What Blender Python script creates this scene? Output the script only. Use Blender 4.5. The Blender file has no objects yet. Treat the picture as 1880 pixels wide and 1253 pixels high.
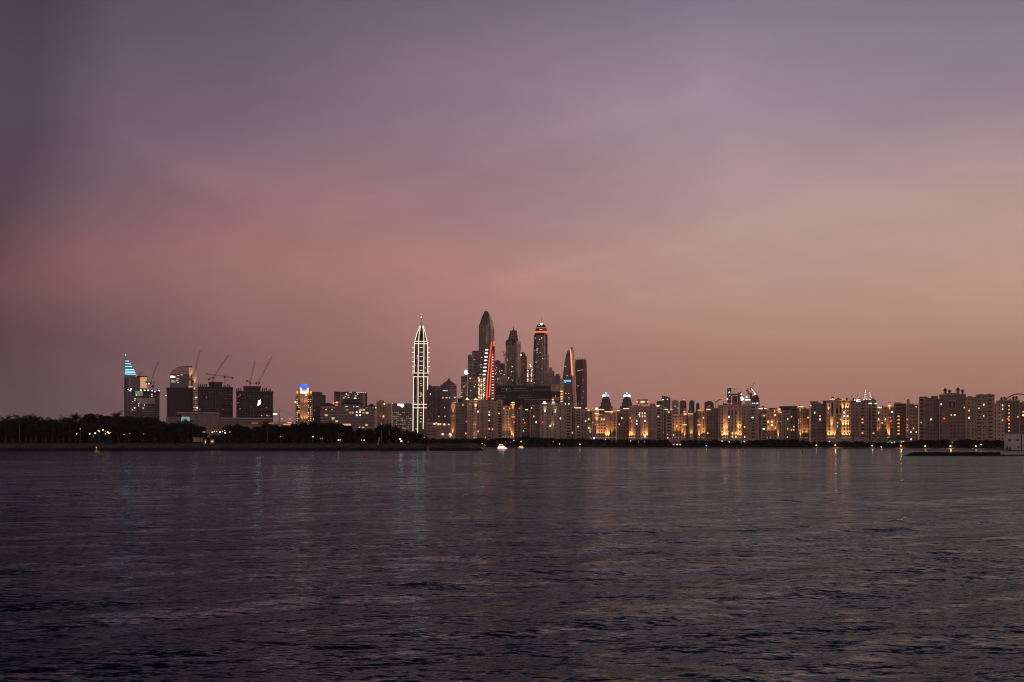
import bpy, math, random
import numpy as np
R = math.radians
SC = bpy.context.scene
COL = SC.collection
F, HY, CAMZ = 1880.0, 816.0, 3.0           # focal length, horizon row and eye height in photograph pixels / metres
HAZE_D = 0.00005
BLOBS = [(430, 505, 200, 40, -8, (.07, .05, .03)), (760, 450, 130, 60, 10, (.10, .05, .0)), (1010, 490, 130, 28, 14, (.10, .08, .03)), (170, 485, 240, 45, 4, (.09, .02, .0)), (620, 400, 180, 26, 22, (.06, .04, .03)), (300, 300, 150, 24, -24, (.06, .05, .04)), (980, 260, 200, 22, 18, (.05, .04, .03)),
          (110, 630, 200, 60, -16, (-.08, -.07, -.05)), (400, 330, 120, 45, -10, (.12, .10, .06)),
         (1120, 185, 170, 30, 14, (.08, .07, .05)), (1500, 430, 240, 40, 5, (.07, .06, .03)), (860, 330, 240, 40, -8, (-.05, -.06, -.04)), (1740, 300, 200, 60, 12, (.05, .04, .02)), (640, 620, 260, 60, -8, (-.05, -.04, -.02))]

# ------------------------------------------------------------------ camera
cam = bpy.data.cameras.new('camera'); camo = bpy.data.objects.new('camera', cam); COL.objects.link(camo)
camo.location = (0, 0, CAMZ); camo.rotation_euler = (R(90), 0, 0)
cam.sensor_width = 36; cam.lens = 36; cam.shift_y = (HY - 626.5) / 1880
cam.clip_start = 0.1; cam.clip_end = 20000
SC.camera = camo
SC.view_settings.view_transform = 'Standard'; SC.view_settings.look = 'None'
SC.view_settings.exposure = 0; SC.view_settings.gamma = 1
SC.render.engine = 'CYCLES'
cy = SC.cycles
cy.use_denoising = True; cy.pixel_filter_type = 'BLACKMAN_HARRIS'; cy.filter_width = 1.1
cy.max_bounces = 6; cy.diffuse_bounces = 2; cy.glossy_bounces = 3; cy.transmission_bounces = 2; cy.volume_bounces = 1
cy.sample_clamp_indirect = 4; cy.sample_clamp_direct = 0
cy.caustics_reflective = False; cy.caustics_refractive = False

def lin(c):
    return tuple((x / 255 / 12.92) if x <= 10 else (((x / 255) + .055) / 1.055) ** 2.4 for x in c)

# ------------------------------------------------------------------ sky (world): dusk gradient by compass direction and height
W = bpy.data.worlds.new("World"); SC.world = W; W.use_nodes = True
nt = W.node_tree; nt.nodes.clear()
def N(t, **k):
    n = nt.nodes.new(t)
    for a, b in k.items(): setattr(n, a, b)
    return n
def L(a, b): nt.links.new(a, b)
def M(op, a, b=None, c=None, clamp=False):
    n = N('ShaderNodeMath', operation=op); n.use_clamp = clamp
    for i, v in enumerate((a, b, c)):
        if v is None: continue
        if isinstance(v, (int, float)): n.inputs[i].default_value = v
        else: L(v, n.inputs[i])
    return n.outputs[0]
tc = N('ShaderNodeTexCoord')
# slow warp of the direction so that the colour bands drift like thin cloud
mp = N('ShaderNodeMapping'); mp.inputs['Scale'].default_value = (1.5, 1.5, 3.2); mp.inputs['Rotation'].default_value = (0, R(14), 0)
L(tc.outputs['Generated'], mp.inputs['Vector'])
nz = N('ShaderNodeTexNoise'); nz.inputs['Scale'].default_value = 1.5; nz.inputs['Detail'].default_value = 4; nz.inputs['Roughness'].default_value = .5
L(mp.outputs[0], nz.inputs['Vector'])
sx = N('ShaderNodeSeparateXYZ'); L(tc.outputs['Generated'], sx.inputs[0])
nzc = N('ShaderNodeSeparateColor'); L(nz.outputs['Color'], nzc.inputs[0])
el = M('ADD', sx.outputs[2], M('MULTIPLY', M('SUBTRACT', nzc.outputs[0], .5), SKY_WARP := 0.05))
az = M('ADD', M('ARCTAN2', sx.outputs[0], sx.outputs[1]), M('MULTIPLY', M('SUBTRACT', nzc.outputs[1], .5), 0.16))
def s_of(py, a):
    t = (HY - py) / F * math.cos(a); return t / math.sqrt(1 + t * t)
COLS = [  # direction (column of the picture), then (row, colour) pairs
 (-3.14159, [(816, (212,170,150)), (600, (222,182,164)), (300, (190,166,172)), (0, (150,140,160)), (-1, (70,74,96))]),
 (-1.5, [(816, (110,88,92)), (600, (118,92,98)), (300, (104,90,104)), (0, (84,80,96)), (-1, (44,46,66))]),
 (60, [(816, (92,73,71)), (740, (96,77,75)), (620, (82,59,65)), (545, (108,76,77)), (480, (104,68,73)), (400, (83,64,74)), (200, (82,69,83)), (0, (70,65,79)), (-1, (22,26,38))]),
 (230, [(816, (106,82,80)), (740, (112,86,85)), (630, (111,83,85)), (560, (126,91,92)), (480, (138,96,97)), (400, (120,91,99)), (200, (108,91,106)), (0, (93,84,99)), (-1, (23,27,40))]),
 (470, [(816, (124,92,88)), (740, (132,95,93)), (630, (139,98,98)), (510, (158,116,112)), (420, (144,99,104)), (300, (132,106,118)), (150, (104,90,106)), (0, (101,91,107)), (-1, (24,28,41))]),
 (655, [(816, (134,98,92)), (740, (144,102,98)), (600, (156,112,109)), (500, (163,119,113)), (420, (159,115,115)), (300, (140,112,122)), (200, (127,106,119)), (0, (108,97,113)), (-1, (25,29,42))]),
 (870, [(816, (144,104,96)), (740, (156,109,103)), (620, (173,124,118)), (500, (170,124,118)), (400, (156,121,126)), (200, (138,116,130)), (0, (119,106,123)), (-1, (26,30,44))]),
 (1300, [(816, (162,114,102)), (720, (168,119,106)), (600, (179,137,121)), (470, (182,150,140)), (350, (171,143,146)), (200, (158,138,150)), (0, (131,119,140)), (-1, (42,44,58))]),
 (1830, [(816, (158,110,98)), (700, (164,118,104)), (600, (184,142,122)), (480, (186,152,136)), (330, (177,148,146)), (200, (140,125,138)), (0, (126,116,133)), (-1, (62,62,74))]),
 (1.45, [(816, (238,150,104)), (700, (244,170,120)), (480, (236,182,140)), (200, (190,168,160)), (0, (158,146,156)), (-1, (80,82,104))]),
 (3.14159, [(816, (212,170,150)), (600, (222,182,164)), (300, (190,166,172)), (0, (150,140,160)), (-1, (70,74,96))]),
]
elc = M('MINIMUM', M('MAXIMUM', el, 0.0), 1.0)
prev = None; pa = None
for key, stops in COLS:
    a = key if abs(key) < 4 else math.atan((key - 940) / F)
    rp = N('ShaderNodeValToRGB'); cr = rp.color_ramp; cr.interpolation = 'EASE' if False else 'B_SPLINE'
    pts = []
    for py, c in stops:
        pts.append((0.60 if py == -1 else s_of(py, a if abs(a) < .6 else .45), lin(c)))
    while len(cr.elements) < len(pts): cr.elements.new(.5)
    for e_, (p, c) in zip(cr.elements, sorted(pts)):
        e_.position = p; e_.color = (*c, 1)
    L(elc, rp.inputs[0])
    if prev is None: prev = rp.outputs[0]
    else:
        mr = N('ShaderNodeMapRange'); mr.interpolation_type = 'SMOOTHSTEP' if abs(a) > .6 else 'LINEAR'
        mr.inputs['From Min'].default_value = pa; mr.inputs['From Max'].default_value = a
        L(az, mr.inputs['Value'])
        mx = N('ShaderNodeMix', data_type='RGBA'); L(mr.outputs[0], mx.inputs[0]); L(prev, mx.inputs[6]); L(rp.outputs[0], mx.inputs[7])
        prev = mx.outputs[2]
    pa = a
# thin streaky cloud: a second, finer noise lightens and darkens by a few percent
mp2 = N('ShaderNodeMapping'); mp2.inputs['Scale'].default_value = (1.7, 1.7, 4.2); mp2.inputs['Rotation'].default_value = (0, R(-16), R(20))
L(tc.outputs['Generated'], mp2.inputs['Vector'])
nz2 = N('ShaderNodeTexNoise'); nz2.inputs['Scale'].default_value = 1.3; nz2.inputs['Detail'].default_value = 6; nz2.inputs['Roughness'].default_value = .52
nz2.inputs['Distortion'].default_value = .5
L(mp2.outputs[0], nz2.inputs['Vector'])
mp3 = N('ShaderNodeMapping'); mp3.inputs['Scale'].default_value = (3.2, 3.2, 12.0); mp3.inputs['Rotation'].default_value = (R(6), R(-20), R(-30)); L(tc.outputs['Generated'], mp3.inputs['Vector'])
nz3 = N('ShaderNodeTexNoise'); nz3.inputs['Scale'].default_value = 1.6; nz3.inputs['Detail'].default_value = 9; nz3.inputs['Roughness'].default_value = .6; nz3.inputs['Distortion'].default_value = 1.2; L(mp3.outputs[0], nz3.inputs['Vector'])
g = M('ADD', M('ADD', M('MULTIPLY', M('SUBTRACT', nz2.outputs[0], .5), 0.16), M('MULTIPLY', M('SUBTRACT', nz3.outputs[0], .5), 0.24)), 1.0)
cx = N('ShaderNodeCombineXYZ'); L(g, cx.inputs[0]); L(M('ADD', M('MULTIPLY', M('SUBTRACT', g, 1.0), .75), 1.0), cx.inputs[1]); L(M('ADD', M('MULTIPLY', M('SUBTRACT', g, 1.0), .65), 1.0), cx.inputs[2])
vm = N('ShaderNodeVectorMath', operation='MULTIPLY'); L(prev, vm.inputs[0]); L(cx.outputs[0], vm.inputs[1])
# soft cloud banks: (column, row, half width, half height, tilt, colour change)
acc = vm.outputs[0]
dw = N('ShaderNodeVectorMath', operation='SCALE'); dws = N('ShaderNodeVectorMath', operation='SUBTRACT'); L(nz2.outputs['Color'], dws.inputs[0]); dws.inputs[1].default_value = (.5, .5, .5)
L(dws.outputs[0], dw.inputs[0]); dw.inputs['Scale'].default_value = .20
dd = N('ShaderNodeVectorMath', operation='ADD'); L(tc.outputs['Generated'], dd.inputs[0]); L(dw.outputs[0], dd.inputs[1])
for bx_, by_, bw, bh, tl, bc in BLOBS:
    v = np.array(((bx_ - 940) / F, 1, (HY - by_) / F)); v /= np.linalg.norm(v)
    u = np.cross(v, (0, 0, 1)); u /= np.linalg.norm(u); w = np.cross(u, v); c_, s_ = math.cos(R(tl)), math.sin(R(tl)); u, w = u * c_ + w * s_, w * c_ - u * s_
    k = []
    for ax, sz in ((u, bw / F), (w, bh / F)):
        dp = N('ShaderNodeVectorMath', operation='DOT_PRODUCT'); L(dd.outputs[0], dp.inputs[0]); dp.inputs[1].default_value = tuple(ax)
        q = M('DIVIDE', dp.outputs['Value'], sz); k.append(M('MULTIPLY', q, q))
    dp = N('ShaderNodeVectorMath', operation='DOT_PRODUCT'); L(tc.outputs['Generated'], dp.inputs[0]); dp.inputs[1].default_value = tuple(v)
    e_ = M('MULTIPLY', M('EXPONENT', M('MULTIPLY', M('ADD', k[0], k[1]), -1.0)), M('GREATER_THAN', dp.outputs['Value'], 0.0))
    cv = N('ShaderNodeVectorMath', operation='SCALE'); cv.inputs[0].default_value = bc; L(e_, cv.inputs['Scale'])
    ml = N('ShaderNodeVectorMath', operation='MULTIPLY_ADD'); L(cv.outputs[0], ml.inputs[0]); L(acc, ml.inputs[1]); L(acc, ml.inputs[2]); acc = ml.outputs[0]
bgn = N('ShaderNodeBackground'); L(acc, bgn.inputs[0]); bgn.inputs[1].default_value = 1.08
wo = N('ShaderNodeOutputWorld'); L(bgn.outputs[0], wo.inputs[0])
W.cycles.sampling_method = 'MANUAL'; W.cycles.sample_map_resolution = 512

# the sun is just below the horizon to the right: what is left of it is a broad, faint, warm glow
sl = bpy.data.lights.new('sun', 'SUN'); so = bpy.data.objects.new('sun', sl); COL.objects.link(so)
sl.energy = 0.32; sl.angle = R(35); sl.color = (1, .62, .42)
so.rotation_euler = (R(80), 0, R(72))      # light comes from the right, slightly behind the camera

# ------------------------------------------------------------------ materials
MATS = {}
def mat(name, base, rough=.8, noise=.25, scale=.15, spec=.3, metal=0, emit=None, es=0, sample='NONE', coat=0):
    if name in MATS: return MATS[name]
    m = bpy.data.materials.new(name); m.use_nodes = True; t = m.node_tree
    b = t.nodes['Principled BSDF']
    b.inputs['Roughness'].default_value = rough; b.inputs['Metallic'].default_value = metal
    b.inputs['Specular IOR Level'].default_value = spec
    tc_ = t.nodes.new('ShaderNodeTexCoord')
    n1 = t.nodes.new('ShaderNodeTexNoise'); n1.inputs['Scale'].default_value = scale; n1.inputs['Detail'].default_value = 5
    t.links.new(tc_.outputs['Object'], n1.inputs['Vector'])
    r = t.nodes.new('ShaderNodeValToRGB')
    r.color_ramp.elements[0].position = .3; r.color_ramp.elements[1].position = .7
    r.color_ramp.elements[0].color = (*[x * (1 - noise) for x in base], 1)
    r.color_ramp.elements[1].color = (*[min(1, x * (1 + noise)) for x in base], 1)
    t.links.new(n1.outputs[0], r.inputs[0]); t.links.new(r.outputs[0], b.inputs['Base Color'])
    if emit:
        b.inputs['Emission Color'].default_value = (*emit, 1); b.inputs['Emission Strength'].default_value = es
        m.cycles.emission_sampling = sample
    MATS[name] = m
    return m
mat('stone', (.44, .325, .235)); mat('stone_pale', (.60, .45, .33)); mat('stone_brown_shade', (.24, .175, .13)); mat('mall_wall', (.22, .165, .14))  # the brown stone doubles as shade painted into set-back apartment sections
mat('trim', (.58, .45, .35)); mat('plaster_pink', (.45, .30, .25)); mat('plaster_sidelit', (.80, .60, .50)); mat('plaster_white', (.62, .55, .55))  # brightest plaster: light on right-hand tower faces put into the colour
mat('concrete', (.095, .068, .063)); mat('concrete_dark', (.032, .022, .021)); mat('concrete_pale', (.36, .285, .25))
mat('grey_clad', (.12, .09, .088)); mat('glass_dark', (.018, .018, .024), rough=.12, noise=.4, scale=.05, spec=.6)
mat('glass_grey', (.055, .05, .058), rough=.2, noise=.3, scale=.05, spec=.6)
mat('window_glass', (.012, .010, .010), rough=.25, noise=.5, scale=.3, spec=.25)
mat('interior_dark', (.035, .027, .024)); mat('roof_dark', (.04, .034, .036)); mat('dome_brown', (.10, .065, .05))
mat('twist_clad', (.14, .075, .085)); mat('wheel_red', (.40, .09, .08)); mat('steel_red', (.11, .045, .040), rough=.6); mat('steel_dark', (.045, .038, .04), rough=.6); mat('steel_white', (.35, .3, .3), rough=.6)
mat('bark', (.07, .052, .04), scale=2); mat('bark_pale', (.15, .12, .095), scale=2)
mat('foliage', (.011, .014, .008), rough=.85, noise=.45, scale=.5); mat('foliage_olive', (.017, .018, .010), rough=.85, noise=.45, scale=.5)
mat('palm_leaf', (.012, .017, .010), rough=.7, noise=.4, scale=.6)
mat('pole', (.05, .05, .05), rough=.5); mat('buoy_red', (.40, .05, .03), rough=.5); mat('buoy_yellow', (.55, .26, .05), rough=.5)
mat('boat_white', (.75, .70, .72), rough=.4); mat('canvas_orange', (.55, .22, .05)); mat('blue_paint', (.04, .09, .16))
def em(name, c, s, sample='NONE'): return mat(name, (.05, .05, .05), emit=c, es=s, sample=sample)
em('e_warm', (1, .56, .24), 2.2); em('e_amber', (1, .42, .12), 1.6); em('e_soft', (1, .62, .34), .75); em('e_white', (1, .9, .72), 3.0); em('e_cool', (.85, .95, .95), 3.0)
em('e_greenish', (.62, .85, .55), .8); em('e_office', (1, .80, .50), .9); em('e_line', (1, .86, .68), 1.25); em('e_red', (1, .07, .035), 3.0); em('e_redline', (1, .10, .03), 1.5)
em('e_redsoft', (.8, .05, .05), .35); em('e_orange', (1, .13, .035), 1.5); em('e_ringdim', (1, .22, .10), .6); em('e_dimgreen', (.5, .7, .4), .28); em('e_blue', (.03, .14, .95), 1.1); em('e_bluepale', (.35, .55, 1), 1.2); em('e_cyan', (.07, .50, .95), 1.3)
em('e_cyanline', (.35, .85, 1), 1.6); em('e_cyandim', (.02, .10, .20), .6); em('e_pink', (1, .70, .66), 2.2); em('e_lamp', (1, .72, .44), 3.6); em('e_lampwhite', (.95, .97, 1), 4.5)
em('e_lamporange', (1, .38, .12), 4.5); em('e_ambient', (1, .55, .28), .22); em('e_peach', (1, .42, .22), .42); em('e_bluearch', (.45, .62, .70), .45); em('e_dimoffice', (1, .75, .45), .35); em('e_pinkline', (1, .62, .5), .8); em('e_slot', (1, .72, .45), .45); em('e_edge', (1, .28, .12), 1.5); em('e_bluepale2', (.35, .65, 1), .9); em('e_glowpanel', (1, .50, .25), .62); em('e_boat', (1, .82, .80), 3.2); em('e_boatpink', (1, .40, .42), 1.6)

# ------------------------------------------------------------------ mesh helpers
class MB:
    """collects shapes for ONE mesh; coordinates are local metres"""
    def __init__(s): s.v = []; s.f = []; s.mi = []; s.m = []
    def _m(s, m):
        if m not in s.m: s.m.append(m)
        return s.m.index(m)
    def add(s, vs, fs, m):
        o = len(s.v); k = s._m(m); s.v += vs
        for f in fs: s.f.append(tuple(i + o for i in f)); s.mi.append(k)
        return s
    def box(s, x0, x1, y0, y1, z0, z1, m):
        if x0 > x1: x0, x1 = x1, x0
        if z0 > z1: z0, z1 = z1, z0
        v = [(x0,y0,z0),(x1,y0,z0),(x1,y1,z0),(x0,y1,z0),(x0,y0,z1),(x1,y0,z1),(x1,y1,z1),(x0,y1,z1)]
        return s.add(v, [(0,1,5,4),(1,2,6,5),(2,3,7,6),(3,0,4,7),(4,5,6,7),(3,2,1,0)], m)
    def loft(s, rings, m, cap=True):
        n = len(rings[0]); v = [p for r in rings for p in r]; f = []
        for i in range(len(rings) - 1):
            for j in range(n):
                a = i * n + j; b = i * n + (j + 1) % n
                f.append((a, b, b + n, a + n))
        if cap: f.append(tuple(range(n - 1, -1, -1))); f.append(tuple(range((len(rings) - 1) * n, len(rings) * n)))
        return s.add(v, f, m)
    def lathe(s, cx_, cy_, prof, m, n=12):
        return s.loft([[(cx_ + r * math.cos(2*math.pi*k/n), cy_ + r * math.sin(2*math.pi*k/n), z) for k in range(n)] for r, z in prof], m)
    def tube(s, p, q, r, m, n=4, r2=None):
        r2 = r if r2 is None else r2
        p = np.array(p, float); q = np.array(q, float); d = q - p; l = np.linalg.norm(d)
        if l < 1e-6: return s
        d /= l; a = np.array((0, 0, 1.)) if abs(d[2]) < .9 else np.array((1., 0, 0))
        u = np.cross(d, a); u /= np.linalg.norm(u); w = np.cross(d, u)
        rg = lambda c, rr: [tuple(c + rr * (math.cos(2*math.pi*(k+.5)/n) * u + math.sin(2*math.pi*(k+.5)/n) * w)) for k in range(n)]
        return s.loft([rg(p, r), rg(q, r2)], m)
    def prismY(s, pts, y0, y1, m):
        return s.loft([[(x, y0, z) for x, z in pts], [(x, y1, z) for x, z in pts]], m)
    def mesh(s, name):
        me = bpy.data.meshes.new(name); me.from_pydata(s.v, [], s.f)
        for m in s.m: me.materials.append(MATS[m])
        me.polygons.foreach_set('material_index', s.mi); me.update(); return me
    def build(s, name, parent=None, smooth=False):
        me = s.mesh(name)
        if smooth: me.shade_smooth()
        o = bpy.data.objects.new(name, me); COL.objects.link(o); o.parent = parent; return o
def link(name, me, parent=None, loc=(0,0,0), sc=(1,1,1), rz=0):
    o = bpy.data.objects.new(name, me); COL.objects.link(o); o.parent = parent
    o.location = loc; o.scale = sc; o.rotation_euler[2] = rz; return o
def tag(o, label=None, cat=None, group=None, kind=None):
    for k, v in (('label', label), ('category', cat), ('group', group), ('kind', kind)):
        if v: o[k] = v
    return o
def wx(px, D): return (px - 940) / F * D
def wz(py, D): return CAMZ + (HY - py) / F * D
# ------------------------------------------------------------------ water: one fan-shaped sheet with real wave relief
def water_mat():
    m = bpy.data.materials.new('water'); m.use_nodes = True; t = m.node_tree; b = t.nodes['Principled BSDF']
    t.nodes.remove(b)                       # sea water: Fresnel mix of a dark body and a slightly blue-green mirror
    df = t.nodes.new('ShaderNodeBsdfDiffuse'); df.inputs[0].default_value = (.004, .008, .012, 1)
    gl = t.nodes.new('ShaderNodeBsdfGlossy'); gl.inputs['Color'].default_value = (.565, .70, .815, 1); gl.inputs['Roughness'].default_value = .10
    fr = t.nodes.new('ShaderNodeFresnel'); fr.inputs['IOR'].default_value = 1.175
    ms = t.nodes.new('ShaderNodeMixShader'); t.links.new(fr.outputs[0], ms.inputs[0]); t.links.new(df.outputs[0], ms.inputs[1]); t.links.new(gl.outputs[0], ms.inputs[2])
    t.links.new(ms.outputs[0], t.nodes['Material Output'].inputs['Surface'])
    tc_ = t.nodes.new('ShaderNodeTexCoord')
    acc = None
    # (wavelength scale x, y, slope strength)
    for i, (sx_, sy_, amp, rot) in enumerate(((1.7, 5.6, .42, 26), (6.0, 16.0, .66, 14), (0.30, 1.3, .36, 30), (0.07, .34, .24, 20))):
        mp_ = t.nodes.new('ShaderNodeMapping'); mp_.inputs['Scale'].default_value = (sx_, sy_, 1); mp_.inputs['Rotation'].default_value = (0, 0, R(-rot))
        mp_.inputs['Location'].default_value = (i * 13.7, i * 5.1, 0)
        t.links.new(tc_.outputs['Object'], mp_.inputs[0])
        n_ = t.nodes.new('ShaderNodeTexNoise'); n_.inputs['Scale'].default_value = 1.0; n_.inputs['Detail'].default_value = 4; n_.inputs['Roughness'].default_value = .66
        t.links.new(mp_.outputs[0], n_.inputs['Vector'])
        s1 = t.nodes.new('ShaderNodeVectorMath'); s1.operation = 'SUBTRACT'; s1.inputs[1].default_value = (.5, .5, .5); t.links.new(n_.outputs['Color'], s1.inputs[0])
        s2 = t.nodes.new('ShaderNodeVectorMath'); s2.operation = 'MULTIPLY'; s2.inputs[1].default_value = (amp * .9, amp * 2.2, 0); t.links.new(s1.outputs[0], s2.inputs[0])
        if i < 2:   # gusts: patches of rougher and of calmer water
            mg = t.nodes.new('ShaderNodeMapping'); mg.inputs['Scale'].default_value = (.018, .05, 1); mg.inputs['Rotation'].default_value = (0, 0, R(-8)); t.links.new(tc_.outputs['Object'], mg.inputs[0])
            ng = t.nodes.new('ShaderNodeTexNoise'); ng.inputs['Scale'].default_value = 1; ng.inputs['Detail'].default_value = 4; t.links.new(mg.outputs[0], ng.inputs['Vector'])
            rg = t.nodes.new('ShaderNodeMapRange'); rg.inputs['From Min'].default_value = .35; rg.inputs['From Max'].default_value = .65
            rg.inputs['To Min'].default_value = .8; rg.inputs['To Max'].default_value = 1.25; t.links.new(ng.outputs[0], rg.inputs['Value'])
            sm = t.nodes.new('ShaderNodeVectorMath'); sm.operation = 'SCALE'; t.links.new(s2.outputs[0], sm.inputs[0]); t.links.new(rg.outputs[0], sm.inputs['Scale']); s2 = sm
        if acc is None: acc = s2.outputs[0]
        else:
            ad = t.nodes.new('ShaderNodeVectorMath'); ad.operation = 'ADD'; t.links.new(acc, ad.inputs[0]); t.links.new(s2.outputs[0], ad.inputs[1]); acc = ad.outputs[0]
    g_ = t.nodes.new('ShaderNodeNewGeometry')
    ad = t.nodes.new('ShaderNodeVectorMath'); ad.operation = 'ADD'; t.links.new(g_.outputs['Normal'], ad.inputs[0]); t.links.new(acc, ad.inputs[1])
    nm = t.nodes.new('ShaderNodeVectorMath'); nm.operation = 'NORMALIZE'; t.links.new(ad.outputs[0], nm.inputs[0])
    for q in (gl, fr): t.links.new(nm.outputs[0], q.inputs['Normal'])
    MATS['water'] = m
water_mat()
def grid_mesh(name, X, Y, Z, m, smooth=True):
    nr, nc = X.shape
    co = np.stack([X, Y, Z], -1).reshape(-1, 3).astype(np.float32)
    i = np.arange((nr - 1) * (nc - 1)); r = i // (nc - 1); c = i % (nc - 1); a = r * nc + c
    q = np.stack([a, a + 1, a + nc + 1, a + nc], 1).astype(np.int32)
    me = bpy.data.meshes.new(name); me.vertices.add(len(co)); me.vertices.foreach_set('co', co.ravel())
    me.loops.add(q.size); me.loops.foreach_set('vertex_index', q.ravel())
    me.polygons.add(len(q)); me.polygons.foreach_set('loop_start', np.arange(0, q.size, 4, dtype=np.int32)); me.polygons.foreach_set('loop_total', np.full(len(q), 4, np.int32))
    me.materials.append(MATS[m]); me.update(calc_edges=True)
    if smooth: me.polygons.foreach_set('use_smooth', np.ones(len(q), bool))
    return me
def water():
    nr, nc = 820, 900
    rr = 3.0 * (1400 / 3.0) ** (np.arange(nr) / (nr - 1)); th = np.linspace(-1.25, 1.25, nc)
    rr = np.concatenate([rr, [3200.]])
    Rr, T = np.meshgrid(rr, th, indexing='ij'); X = Rr * np.sin(T); Y = Rr * np.cos(T); Z = np.zeros_like(X)
    dr = Rr * .0075; rng = np.random.default_rng(4)
    # long low swell (crests rise to the right in the picture) and a spread of short wind waves
    waves = [(7.5, .05, 40), (4.6, .035, 34), (3.0, .020, 44), (2.1, .014, 30)] + [(w, w * .0042, a) for w, a in zip(np.geomspace(.28, 2.6, 26), rng.normal(28, 26, 26))]
    wx_ = .9 * np.sin(X * .11 + Y * .07) + .7 * np.sin(Y * .16 - X * .05 + 2); 
    env = .72 + .28 * np.sin(X * .09 - Y * .05 + 1.3 * np.sin(Y * .03)) 
    for w, a, ang in waves:
        k = 2 * math.pi / w; an = R(ang); ph = rng.uniform(0, 6.28)
        fade = np.clip((w / (3.2 * dr)) - .6, 0, 1)
        s = np.sin(k * (-X * math.sin(an) + Y * math.cos(an)) + ph + wx_ * min(2.2, 2.5 / w))
        e2 = .6 + .4 * np.sin(k * .13 * (X * math.cos(an) + Y * math.sin(an)) + ph * 3)
        Z += a * fade * env * e2 * (s + .25 * np.sin(2 * np.arcsin(np.clip(s, -1, 1)) + 1.2))
    Z[-1] = 0
    me = grid_mesh('water', X, Y, Z, 'water'); tag(link('water', me), kind='structure')
water()

# ------------------------------------------------------------------ land
def ground_mat(name, cols, scale):
    m = bpy.data.materials.new(name); m.use_nodes = True; t = m.node_tree; b = t.nodes['Principled BSDF']; b.inputs['Roughness'].default_value = .95
    b.inputs['Specular IOR Level'].default_value = .1
    tc_ = t.nodes.new('ShaderNodeTexCoord'); n1 = t.nodes.new('ShaderNodeTexNoise'); n1.inputs['Scale'].default_value = scale; n1.inputs['Detail'].default_value = 8
    t.links.new(tc_.outputs['Object'], n1.inputs['Vector'])
    sp = t.nodes.new('ShaderNodeSeparateXYZ'); t.links.new(tc_.outputs['Object'], sp.inputs[0])
    r = t.nodes.new('ShaderNodeValToRGB'); e = r.color_ramp.elements
    e[0].position = .35; e[0].color = (*[x * .55 for x in cols[0]], 1); e[1].position = .68; e[1].color = (*[x * 1.3 for x in cols[0]], 1)
    t.links.new(n1.outputs[0], r.inputs[0])
    r2 = t.nodes.new('ShaderNodeValToRGB'); e = r2.color_ramp.elements
    e[0].position = .35; e[0].color = (*[x * .6 for x in cols[1]], 1); e[1].position = .68; e[1].color = (*[x * 1.4 for x in cols[1]], 1)
    t.links.new(n1.outputs[0], r2.inputs[0])
    # wet, weed-covered stone up to the tide line, dry ground above it
    mr = t.nodes.new('ShaderNodeMapRange'); mr.inputs['From Min'].default_value = cols[2] - .25; mr.inputs['From Max'].default_value = cols[2] + .25
    t.links.new(sp.outputs[2], mr.inputs['Value'])
    mx = t.nodes.new('ShaderNodeMix'); mx.data_type = 'RGBA'; t.links.new(mr.outputs[0], mx.inputs[0]); t.links.new(r.outputs[0], mx.inputs[6]); t.links.new(r2.outputs[0], mx.inputs[7])
    t.links.new(mx.outputs[2], b.inputs['Base Color']); MATS[name] = m
ground_mat('bank', ((.022, .018, .017), (.085, .066, .050), 1.35), .35)
ground_mat('sand', ((.12, .095, .085), (.22, .165, .14), .35), .12)
ground_mat('soil', ((.09, .07, .055), (.09, .07, .055), 0), .02)
def ip(x, tab):
    return np.interp(x, [a for a, b in tab], [b for a, b in tab])
def shore(name, m, px0, px1, front, back, prof, nu, nv, jit, seed):
    """land between a front and a back shoreline (tables px -> distance); prof = (metres inland, height)"""
    rng = np.random.default_rng(seed)
    u = np.linspace(px0, px1, nu); Df = ip(u, front); Db = ip(u, back)
    dv = np.concatenate([np.linspace(0, 14, nv), np.geomspace(18, 1, 2) * 0 + 14.01])[:nv]
    dv = np.unique(np.concatenate([np.linspace(-1.5, 12, nv), np.geomspace(13, 3200, 24)]))
    U, V = np.meshgrid(u, dv, indexing='ij'); DF = Df[:, None]; DB = Db[:, None]
    D = np.minimum(DF + V, DB); inl = np.minimum(V, DB - DF - V); inl = np.where(V > DB - DF, np.minimum(-1.2, DB - DF - V), V)
    inl = np.minimum(V, DB - D + np.where(V >= DB - DF, -1.5, 0))
    Z = ip(inl, prof)
    msk = (inl > -.5) & (inl < 13)
    Z = Z + np.where(msk, jit * rng.normal(0, 1, Z.shape), 0)
    X = (U - 940) / F * D + 0
    return tag(link(name, grid_mesh(name, X, D, Z, m, False)), kind='structure')
# near wooded headland on the left (stone revetment, scrub bank) and the beach with the city behind it
HEAD = [(-500, 470), (0, 470), (400, 478), (405, 490), (700, 474), (860, 468), (886, 478)]
shore('headland', 'bank', -500, 886, HEAD, [(-500, 900), (560, 900), (700, 760), (800, 600), (860, 520), (886, 480)],
      [(-1.5, -1), (0, -.1), (2, 1.0), (4, 1.9), (9, 3.4), (14, 4.0), (4000, 4.0)], 420, 26, .12, 1)
BEACH = [(-900, 800), (880, 800), (1200, 790), (1470, 700), (1640, 640), (1760, 600), (1832, 590), (1846, 469), (2500, 460)]
shore('beach', 'sand', -900, 2500, BEACH, [(-900, 4000), (2500, 4000)],
      [(-1.5, -.5), (0, -.05), (5, .35), (14, 1.0), (30, 1.6), (60, 2.4), (4000, 2.6)], 320, 14, .02, 2)

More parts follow.
